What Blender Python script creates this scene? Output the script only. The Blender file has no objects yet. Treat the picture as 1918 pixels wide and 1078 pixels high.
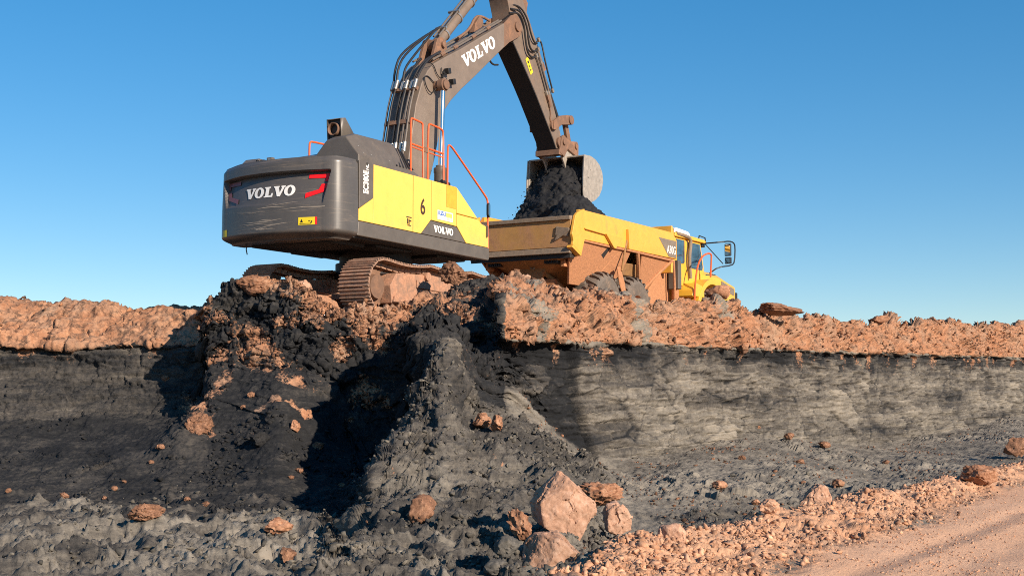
import bpy, bmesh, math, random
import numpy as np
from mathutils import Vector, Matrix
random.seed(7)
R = math.radians
sc = bpy.context.scene
COL = sc.collection

# ---------------------------------------------------------------- camera
FPX, CX, CY, HOR = 2454.0, 959.0, 539.0, 735.0
PITCH = math.atan((HOR - CY) / FPX)
EYE = np.array([0.0, 0.0, 1.7])
cam_data = bpy.data.cameras.new('camera')
cam = bpy.data.objects.new('camera', cam_data)
COL.objects.link(cam)
cam.location = EYE
cam.rotation_euler = (R(90) + PITCH, 0, 0)
cam_data.sensor_width = 36.0
cam_data.lens = FPX / 1918.0 * 36.0
cam_data.clip_end = 6000
sc.camera = cam

# ---------------------------------------------------------------- sky and sun
SUN = Vector((0.66, -0.75, 0.0)).normalized()
EL = R(22.5)
SUN = Vector((SUN.x * math.cos(EL), SUN.y * math.cos(EL), math.sin(EL)))
world = bpy.data.worlds.new('World')
sc.world = world
world.use_nodes = True
nt = world.node_tree
nt.nodes.clear()
wo = nt.nodes.new('ShaderNodeOutputWorld')
bg = nt.nodes.new('ShaderNodeBackground')
sky = nt.nodes.new('ShaderNodeTexSky')
sky.sky_type = 'NISHITA'
sky.sun_disc = False
sky.sun_elevation = EL
sky.sun_rotation = math.atan2(SUN.x, SUN.y)
sky.altitude = 1500
sky.air_density = 1.0
sky.dust_density = 0.0
sky.ozone_density = 3.0
hs = nt.nodes.new('ShaderNodeHueSaturation')
hs.inputs['Saturation'].default_value = 1.62
gm = nt.nodes.new('ShaderNodeGamma')
gm.inputs[1].default_value = 0.68
nt.links.new(sky.outputs[0], gm.inputs[0])
nt.links.new(gm.outputs[0], hs.inputs['Color'])
nt.links.new(hs.outputs[0], bg.inputs[0])
bg.inputs[1].default_value = 0.15
nt.links.new(bg.outputs[0], wo.inputs[0])
sun_data = bpy.data.lights.new('sun', 'SUN')
sun_data.energy = 4.9
sun_data.angle = R(0.5)
sun_data.color = (1.0, 0.86, 0.70)
sun = bpy.data.objects.new('sun', sun_data)
COL.objects.link(sun)
sun.rotation_euler = SUN.to_track_quat('Z', 'Y').to_euler()
sun.location = (30, -30, 40)
sc.view_settings.view_transform = 'Standard'
sc.view_settings.look = 'None'
sc.view_settings.exposure = 0.6
sc.view_settings.gamma = 1.0
sc.view_settings.use_curve_mapping = False
sc.cycles.filter_width = 1.0
sc.cycles.use_denoising = False

# ---------------------------------------------------------------- helpers
def ray(px, py):
    x = (px - CX) / FPX; z = (CY - py) / FPX
    c, s = math.cos(PITCH), math.sin(PITCH)
    return np.array([x, c - z * s, s + z * c])
def at(px, py, Y):
    d = ray(px, py)
    return EYE + d * (Y / d[1])
def tag(o, label=None, cat=None, group=None, kind=None):
    if label: o['label'] = label
    if cat: o['category'] = cat
    if group: o['group'] = group
    if kind: o['kind'] = kind
    return o
def empty(name, loc, rz=0.0):
    o = bpy.data.objects.new(name, None)
    o.empty_display_size = 0.5
    o.location = loc; o.rotation_euler = (0, 0, rz)
    COL.objects.link(o)
    return o
def link(name, me, parent=None):
    o = bpy.data.objects.new(name, me)
    COL.objects.link(o)
    if parent is not None: o.parent = parent
    return o
def np_mesh(name, V, Fc, mat, smooth=True):
    """fast mesh from numpy verts and an (n,k) face array"""
    me = bpy.data.meshes.new(name)
    V = np.ascontiguousarray(V, dtype=np.float32); Fc = np.ascontiguousarray(Fc, dtype=np.int32)
    k = Fc.shape[1]
    me.vertices.add(len(V)); me.vertices.foreach_set('co', V.ravel())
    me.loops.add(Fc.size); me.loops.foreach_set('vertex_index', Fc.ravel())
    me.polygons.add(len(Fc)); me.polygons.foreach_set('loop_start', np.arange(0, Fc.size, k, dtype=np.int32))
    if smooth: me.polygons.foreach_set('use_smooth', np.ones(len(Fc), dtype=bool))
    me.update(calc_edges=True)
    if mat: me.materials.append(mat)
    return me
def set_col(me, name, arr):
    a = me.attributes.new(name, 'FLOAT_COLOR', 'POINT')
    c = np.ones((len(arr), 4), dtype=np.float32); c[:, :arr.shape[1]] = arr
    a.data.foreach_set('color', c.ravel())

# ---- numpy noise
def _h(ix, iy, iz, seed):
    h = (ix.astype(np.uint32) * np.uint32(374761393) + iy.astype(np.uint32) * np.uint32(668265263)
         + iz.astype(np.uint32) * np.uint32(2147483647) + np.uint32((seed * 974711 + 12345) & 0xffffffff))
    h = (h ^ (h >> np.uint32(13))) * np.uint32(1274126177)
    h = (h ^ (h >> np.uint32(16))) * np.uint32(2246822519)
    h = h ^ (h >> np.uint32(15))
    return h.astype(np.float32) * np.float32(1 / 4294967296.0)
def vnoise(p, seed=0):
    f = np.floor(p); i = f.astype(np.int64); t = (p - f).astype(np.float32)
    t = t * t * t * (t * (t * 6 - 15) + 10)
    x, y, z = i[:, 0], i[:, 1], i[:, 2]
    u, v, w = t[:, 0], t[:, 1], t[:, 2]
    def L(a, b, k): return a + (b - a) * k
    r = L(L(L(_h(x, y, z, seed), _h(x + 1, y, z, seed), u), L(_h(x, y + 1, z, seed), _h(x + 1, y + 1, z, seed), u), v),
          L(L(_h(x, y, z + 1, seed), _h(x + 1, y, z + 1, seed), u), L(_h(x, y + 1, z + 1, seed), _h(x + 1, y + 1, z + 1, seed), u), v), w)
    return r * 2 - 1
def fbm(p, octv=4, seed=0, gain=0.5, ridged=False):
    s = 0; a = 1.0; n = 0
    for k in range(octv):
        q = vnoise(p * (2.03 ** k) + k * 17.3, seed + k)
        s = s + a * ((1 - 2 * np.abs(q)) if ridged else q); n += a; a *= gain
    return s / n
def worley(p, seed=0):
    """F1, F2 and a random number of the nearest cell"""
    f = np.floor(p).astype(np.int64)
    f1 = np.full(len(p), 9., np.float32); f2 = f1.copy(); cid = np.zeros(len(p), np.float32)
    for dx in (-1, 0, 1):
        for dy in (-1, 0, 1):
            for dz in (-1, 0, 1):
                x, y, z = f[:, 0] + dx, f[:, 1] + dy, f[:, 2] + dz
                hx = _h(x, y, z, seed)
                d = ((x + hx - p[:, 0]) ** 2 + (y + _h(x, y, z, seed + 1) - p[:, 1]) ** 2 + (z + _h(x, y, z, seed + 2) - p[:, 2]) ** 2).astype(np.float32)
                m = d < f1
                f2 = np.where(m, f1, np.minimum(f2, d)); cid = np.where(m, hx, cid); f1 = np.where(m, d, f1)
    return np.sqrt(f1), np.sqrt(f2), cid
def facets(p, seed=0):
    """broken-rock relief: every cell is a plane with its own random tilt; returns height and edge distance"""
    f = np.floor(p).astype(np.int64)
    f1 = np.full(len(p), 9., np.float32); f2 = f1.copy(); h = np.zeros(len(p), np.float32)
    for dx in (-1, 0, 1):
        for dy in (-1, 0, 1):
            for dz in (-1, 0, 1):
                x, y, z = f[:, 0] + dx, f[:, 1] + dy, f[:, 2] + dz
                hx, hy, hz = _h(x, y, z, seed), _h(x, y, z, seed + 1), _h(x, y, z, seed + 2)
                ax, ay, az = p[:, 0] - x - hx, p[:, 1] - y - hy, p[:, 2] - z - hz
                d = (ax * ax + ay * ay + az * az).astype(np.float32); m = d < f1
                g = ((hy * 7.13) % 1 - .5) * ax + ((hz * 5.71) % 1 - .5) * ay + ((hx * 9.37) % 1 - .5) * az
                f2 = np.where(m, f1, np.minimum(f2, d)); h = np.where(m, 1.6 * g + .55 * (((hx + hy) * 3.3) % 1 - .5), h); f1 = np.where(m, d, f1)
    return h, np.sqrt(f2) - np.sqrt(f1)
def sstep(a, b, x):
    t = np.clip((x - a) / (b - a), 0, 1)
    return t * t * (3 - 2 * t)

# ---- materials
def ramp(nodes, stops):
    r = nodes.new('ShaderNodeValToRGB')
    el = r.color_ramp.elements
    while len(el) > 1: el.remove(el[-1])
    el[0].position, el[0].color = stops[0][0], (*stops[0][1], 1)
    for p, c in stops[1:]:
        e = el.new(p); e.color = (*c, 1)
    return r
def g3(v): return (v, v, v)
def mixc(nt, fac, a, b, blend='MIX'):
    m = nt.nodes.new('ShaderNodeMix'); m.data_type = 'RGBA'; m.blend_type = blend
    for i, v in ((0, fac), (6, a), (7, b)):
        if hasattr(v, 'is_output'): nt.links.new(v, m.inputs[i])
        elif i == 0: m.inputs[0].default_value = v
        else: m.inputs[i].default_value = (*v, 1)
    return m.outputs[2]
def noise_node(nt, scale, detail=6, rough=0.6, vec=None, dist=0.0):
    n = nt.nodes.new('ShaderNodeTexNoise')
    n.inputs['Scale'].default_value = scale; n.inputs['Detail'].default_value = detail
    n.inputs['Roughness'].default_value = rough; n.inputs['Distortion'].default_value = dist
    if vec is not None: nt.links.new(vec, n.inputs['Vector'])
    return n
def new_mat(name):
    m = bpy.data.materials.new(name); m.use_nodes = True
    t = m.node_tree; b = t.nodes['Principled BSDF']
    return m, t, b
MUD = (0.40, 0.185, 0.10)
def paint(name, col, rough=0.42, metal=0.0, mud=0.25, mudcol=MUD, scale=2.2, mottle=0.12, bump=0.15, streak=0.0, lowz=None):
    """worn machine paint: mottled colour, dried mud in patches, small dents; lowz=(z0,z1): mud thickens towards z0"""
    m, t, b = new_mat(name)
    tc = t.nodes.new('ShaderNodeTexCoord'); vec = tc.outputs['Object']
    n1 = noise_node(t, scale * 2.5, 8, 0.65, vec)
    r1 = ramp(t.nodes, [(0.3, tuple(c * (1 - mottle) for c in col)), (0.7, tuple(min(1, c * (1 + mottle)) for c in col))])
    t.links.new(n1.outputs['Fac'], r1.inputs[0])
    n2 = noise_node(t, scale, 10, 0.72, vec, 0.6)
    fac = n2.outputs['Fac']
    if lowz:
        sx = t.nodes.new('ShaderNodeSeparateXYZ'); t.links.new(vec, sx.inputs[0])
        mr = t.nodes.new('ShaderNodeMapRange'); t.links.new(sx.outputs[2], mr.inputs[0])
        mr.inputs[1].default_value = lowz[1]; mr.inputs[2].default_value = lowz[0]
        mr.inputs[3].default_value = 0.0; mr.inputs[4].default_value = lowz[2] if len(lowz) > 2 else 0.3
        ad = t.nodes.new('ShaderNodeMath'); ad.operation = 'ADD'
        t.links.new(fac, ad.inputs[0]); t.links.new(mr.outputs[0], ad.inputs[1]); fac = ad.outputs[0]
    edge = 0.72 - 0.42 * mud
    r2 = ramp(t.nodes, [(max(0, edge - 0.05), g3(0)), (min(1, edge + 0.16), g3(min(1, 0.35 + mud)))])
    t.links.new(fac, r2.inputs[0])
    n3 = noise_node(t, 24, 6, 0.6, vec)
    r3 = ramp(t.nodes, [(0.3, tuple(c * 0.7 for c in mudcol)), (0.7, tuple(c * 1.15 for c in mudcol))])
    t.links.new(n3.outputs['Fac'], r3.inputs[0])
    c = mixc(t, r2.outputs[0], r1.outputs[0], r3.outputs[0])
    if streak > 0:   # scrapes and runs
        mp = t.nodes.new('ShaderNodeMapping'); mp.inputs['Scale'].default_value = (1.2, 1.2, 22)
        t.links.new(vec, mp.inputs[0])
        n4 = noise_node(t, 1.6, 5, 0.7, mp.outputs[0])
        r4 = ramp(t.nodes, [(0.56, g3(0)), (0.66, g3(streak))]); t.links.new(n4.outputs['Fac'], r4.inputs[0])
        c = mixc(t, r4.outputs[0], c, (0.36, 0.27, 0.19))
    t.links.new(c, b.inputs['Base Color'])
    b.inputs['Metallic'].default_value = metal
    rr = t.nodes.new('ShaderNodeMapRange'); t.links.new(r2.outputs[0], rr.inputs[0])
    rr.inputs[3].default_value = rough; rr.inputs[4].default_value = 0.92
    t.links.new(rr.outputs[0], b.inputs['Roughness'])
    bp = t.nodes.new('ShaderNodeBump'); bp.inputs['Strength'].default_value = bump; bp.inputs['Distance'].default_value = 0.02
    t.links.new(fac, bp.inputs['Height']); t.links.new(bp.outputs[0], b.inputs['Normal'])
    return m
def plain(name, col, rough=0.5, metal=0.0, var=0.15, scale=9.0):
    m, t, b = new_mat(name)
    tc = t.nodes.new('ShaderNodeTexCoord')
    n = noise_node(t, scale, 6, 0.65, tc.outputs['Object'])
    r = ramp(t.nodes, [(0.3, tuple(c * (1 - var) for c in col)), (0.7, tuple(min(1, c * (1 + var)) for c in col))])
    t.links.new(n.outputs['Fac'], r.inputs[0]); t.links.new(r.outputs[0], b.inputs['Base Color'])
    b.inputs['Roughness'].default_value = rough; b.inputs['Metallic'].default_value = metal
    return m

# ---- mesh collector
class MB:
    def __init__(s): s.v = []; s.f = []
    def add(s, V, Fc):
        b = len(s.v); s.v += [tuple(map(float, p)) for p in V]; s.f += [tuple(b + i for i in q) for q in Fc]; return s
    def box(s, c, d, M=None):
        x, y, z = c; a, b2, h = d[0] / 2, d[1] / 2, d[2] / 2
        V = [Vector((i * a, j * b2, k * h)) for k in (-1, 1) for j in (-1, 1) for i in (-1, 1)]
        if M: V = [M @ v for v in V]
        V = [(v.x + x, v.y + y, v.z + z) for v in V]
        return s.add(V, [(0, 2, 3, 1), (4, 5, 7, 6), (0, 1, 5, 4), (2, 6, 7, 3), (0, 4, 6, 2), (1, 3, 7, 5)])
    def prism(s, poly, y0, y1):
        """polygon in (x, z) extruded along y"""
        n = len(poly)
        V = [(p[0], y0, p[1]) for p in poly] + [(p[0], y1, p[1]) for p in poly]
        return s.add(V, [tuple(range(n)), tuple(range(2 * n - 1, n - 1, -1))] + [(i, i + n, (i + 1) % n + n, (i + 1) % n) for i in range(n)])
    def prismx(s, poly, x0, x1):
        """polygon in (y, z) extruded along x"""
        n = len(poly)
        V = [(x0, p[0], p[1]) for p in poly] + [(x1, p[0], p[1]) for p in poly]
        return s.add(V, [tuple(range(n)), tuple(range(2 * n - 1, n - 1, -1))] + [(i, i + n, (i + 1) % n + n, (i + 1) % n) for i in range(n)])
    def prismz(s, poly, z0, z1):
        n = len(poly)
        V = [(p[0], p[1], z0) for p in poly] + [(p[0], p[1], z1) for p in poly]
        return s.add(V, [tuple(range(n)), tuple(range(2 * n - 1, n - 1, -1))] + [(i, i + n, (i + 1) % n + n, (i + 1) % n) for i in range(n)])
    def cyl(s, a, b, r0, r1=None, n=16, cap=True):
        a = Vector(a); b = Vector(b); r1 = r0 if r1 is None else r1
        d = (b - a).normalized(); u = d.orthogonal().normalized(); w = d.cross(u)
        V = []
        for c, r in ((a, r0), (b, r1)):
            for i in range(n):
                t = 2 * math.pi * i / n; V.append(c + (u * math.cos(t) + w * math.sin(t)) * r)
        Fc = [(i, (i + 1) % n, (i + 1) % n + n, i + n) for i in range(n)]
        if cap: Fc += [tuple(range(n - 1, -1, -1)), tuple(range(n, 2 * n))]
        return s.add(V, Fc)
    def tube(s, pts, r, n=8, smooth=0):
        P = [Vector(p) for p in pts]
        for _ in range(smooth):
            Q = [P[0]]
            for i in range(len(P) - 1): Q += [P[i] * .75 + P[i + 1] * .25, P[i] * .25 + P[i + 1] * .75]
            Q.append(P[-1]); P = Q
        V = []; u = None
        for i, p in enumerate(P):
            d = (P[min(i + 1, len(P) - 1)] - P[max(i - 1, 0)]).normalized()
            u = d.orthogonal().normalized() if u is None else (u - d * u.dot(d)).normalized()
            w = d.cross(u)
            for k in range(n):
                t = 2 * math.pi * k / n; V.append(p + (u * math.cos(t) + w * math.sin(t)) * r)
        m = len(P)
        Fc = [(i * n + k, i * n + (k + 1) % n, (i + 1) * n + (k + 1) % n, (i + 1) * n + k) for i in range(m - 1) for k in range(n)]
        Fc += [tuple(range(n - 1, -1, -1)), tuple(range((m - 1) * n, m * n))]
        return s.add(V, Fc)
    def lathe(s, prof, c, axis='y', n=32):
        """profile (radius, offset) turned round an axis through c"""
        V = []
        for r, h in prof:
            for i in range(n):
                t = 2 * math.pi * i / n; a, b = r * math.cos(t), r * math.sin(t)
                V.append((c[0] + a, c[1] + h, c[2] + b) if axis == 'y' else (c[0] + h, c[1] + a, c[2] + b) if axis == 'x' else (c[0] + a, c[1] + b, c[2] + h))
        m = len(prof)
        return s.add(V, [(j * n + i, j * n + (i + 1) % n, (j + 1) * n + (i + 1) % n, (j + 1) * n + i) for j in range(m - 1) for i in range(n)])
    def mesh(s, name, mat, angle=35):
        me = bpy.data.meshes.new(name); me.from_pydata(s.v, [], s.f); me.update()
        bm = bmesh.new(); bm.from_mesh(me); bmesh.ops.recalc_face_normals(bm, faces=bm.faces); bm.to_mesh(me); bm.free()
        me.polygons.foreach_set('use_smooth', [True] * len(me.polygons))
        me.set_sharp_from_angle(angle=R(angle))
        if mat: me.materials.append(mat)
        return me
    def build(s, name, mat, parent=None, bevel=0.0, angle=35, seg=2):
        o = link(name, s.mesh(name, mat, angle), parent)
        if bevel:
            b = o.modifiers.new('bevel', 'BEVEL'); b.width = bevel; b.segments = seg; b.limit_method = 'ANGLE'; b.angle_limit = R(30)
            b.harden_normals = True
        return o

# ---------------------------------------------------------------- terrain
def soil_material():
    m, t, b = new_mat('quarry_soil')
    L = t.links.new; N = t.nodes.new
    tc = N('ShaderNodeTexCoord'); vec = tc.outputs['Object']
    at_ = N('ShaderNodeAttribute'); at_.attribute_name = 'soil'
    sp = N('ShaderNodeSeparateColor'); L(at_.outputs['Color'], sp.inputs[0])
    brown, dust_shade, road = sp.outputs[0], sp.outputs[1], sp.outputs[2]
    # coal-dark clay with grey dust on it
    n1 = noise_node(t, 1.7, 10, 0.7, vec)
    mp = N('ShaderNodeMapping'); mp.inputs['Scale'].default_value = (0.55, 0.55, 5.5); L(vec, mp.inputs[0])
    n2 = noise_node(t, 1.9, 9, 0.68, mp.outputs[0], 0.5)     # strata
    n3 = noise_node(t, 14, 9, 0.72, vec)
    def math_(op, a, b_):
        k = N('ShaderNodeMath'); k.operation = op; k.use_clamp = op == 'ADD' and False
        for i, v in enumerate((a, b_)):
            if hasattr(v, 'is_output'): L(v, k.inputs[i])
            else: k.inputs[i].default_value = v
        return k.outputs[0]
    d = math_('ADD', dust_shade, math_('MULTIPLY', math_('SUBTRACT', n2.outputs['Fac'], 0.5), 0.7))
    d = math_('ADD', d, math_('MULTIPLY', math_('SUBTRACT', n1.outputs['Fac'], 0.5), 0.5))
    d = math_('ADD', d, math_('MULTIPLY', math_('SUBTRACT', n3.outputs['Fac'], 0.5), 0.75))
    rd = ramp(t.nodes, [(0.0, (0.013, 0.0135, 0.015)), (0.25, (0.026, 0.026, 0.027)), (0.5, (0.076, 0.068, 0.060)), (0.76, (0.170, 0.150, 0.124)), (1.0, (0.27, 0.235, 0.19))])
    L(d, rd.inputs[0])
    # red-brown marl
    n4 = noise_node(t, 3.2, 10, 0.7, vec)
    n5 = noise_node(t, 22, 8, 0.7, vec)
    bsum = math_('ADD', math_('MULTIPLY', n4.outputs['Fac'], 0.55), math_('MULTIPLY', n5.outputs['Fac'], 0.45))
    rb = ramp(t.nodes, [(0.28, (0.15, 0.062, 0.033)), (0.43, (0.31, 0.142, 0.076)), (0.56, (0.43, 0.220, 0.125)), (0.72, (0.56, 0.345, 0.215))])
    L(bsum, rb.inputs[0])
    n6 = noise_node(t, 1.1, 6, 0.6, vec)
    rr = ramp(t.nodes, [(0.3, (0.64, 0.360, 0.215)), (0.7, (0.76, 0.460, 0.290))]); L(math_('ADD', math_('MULTIPLY', n6.outputs['Fac'], 0.6), math_('MULTIPLY', n5.outputs['Fac'], 0.4)), rr.inputs[0])
    br = math_('ADD', brown, math_('MULTIPLY', math_('SUBTRACT', n3.outputs['Fac'], 0.5), 1.7))
    br = math_('ADD', br, math_('MULTIPLY', math_('SUBTRACT', n5.outputs['Fac'], 0.5), 1.0))
    rbk = ramp(t.nodes, [(0.40, g3(0)), (0.62, g3(1))]); L(br, rbk.inputs[0])
    n8 = noise_node(t, 6.5, 8, 0.75, vec, 0.4)
    rdk = ramp(t.nodes, [(0.50, g3(0)), (0.60, g3(0.85))]); L(n8.outputs['Fac'], rdk.inputs[0])      # dark crumbs and coal smears in the marl
    n9 = noise_node(t, 0.9, 7, 0.7, vec, 0.6)
    rgy = ramp(t.nodes, [(0.46, g3(0)), (0.62, g3(0.75))]); L(n9.outputs['Fac'], rgy.inputs[0])      # drier, greyer marl in places
    rbg = mixc(t, rgy.outputs[0], rb.outputs[0], (0.34, 0.225, 0.155))
    rbd = mixc(t, rdk.outputs[0], rbg, (0.085, 0.055, 0.04))
    bc = mixc(t, road, rbd, rr.outputs[0])
    c = mixc(t, rbk.outputs[0], rd.outputs[0], bc)
    L(c, b.inputs['Base Color'])
    b.inputs['Roughness'].default_value = 0.95
    b.inputs['Specular IOR Level'].default_value = 0.15
    bp = N('ShaderNodeBump'); bp.inputs['Strength'].default_value = 0.55; bp.inputs['Distance'].default_value = 0.03
    n7 = noise_node(t, 34, 6, 0.7, vec)
    L(math_('ADD', n7.outputs['Fac'], math_('MULTIPLY', n3.outputs['Fac'], 1.4)), bp.inputs['Height']); L(bp.outputs[0], b.inputs['Normal'])
    return m
SOIL = soil_material()

def Pp(py, Y): return ('p', py, Y)
def Zz(Y, z): return ('z', Y, z)
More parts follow.
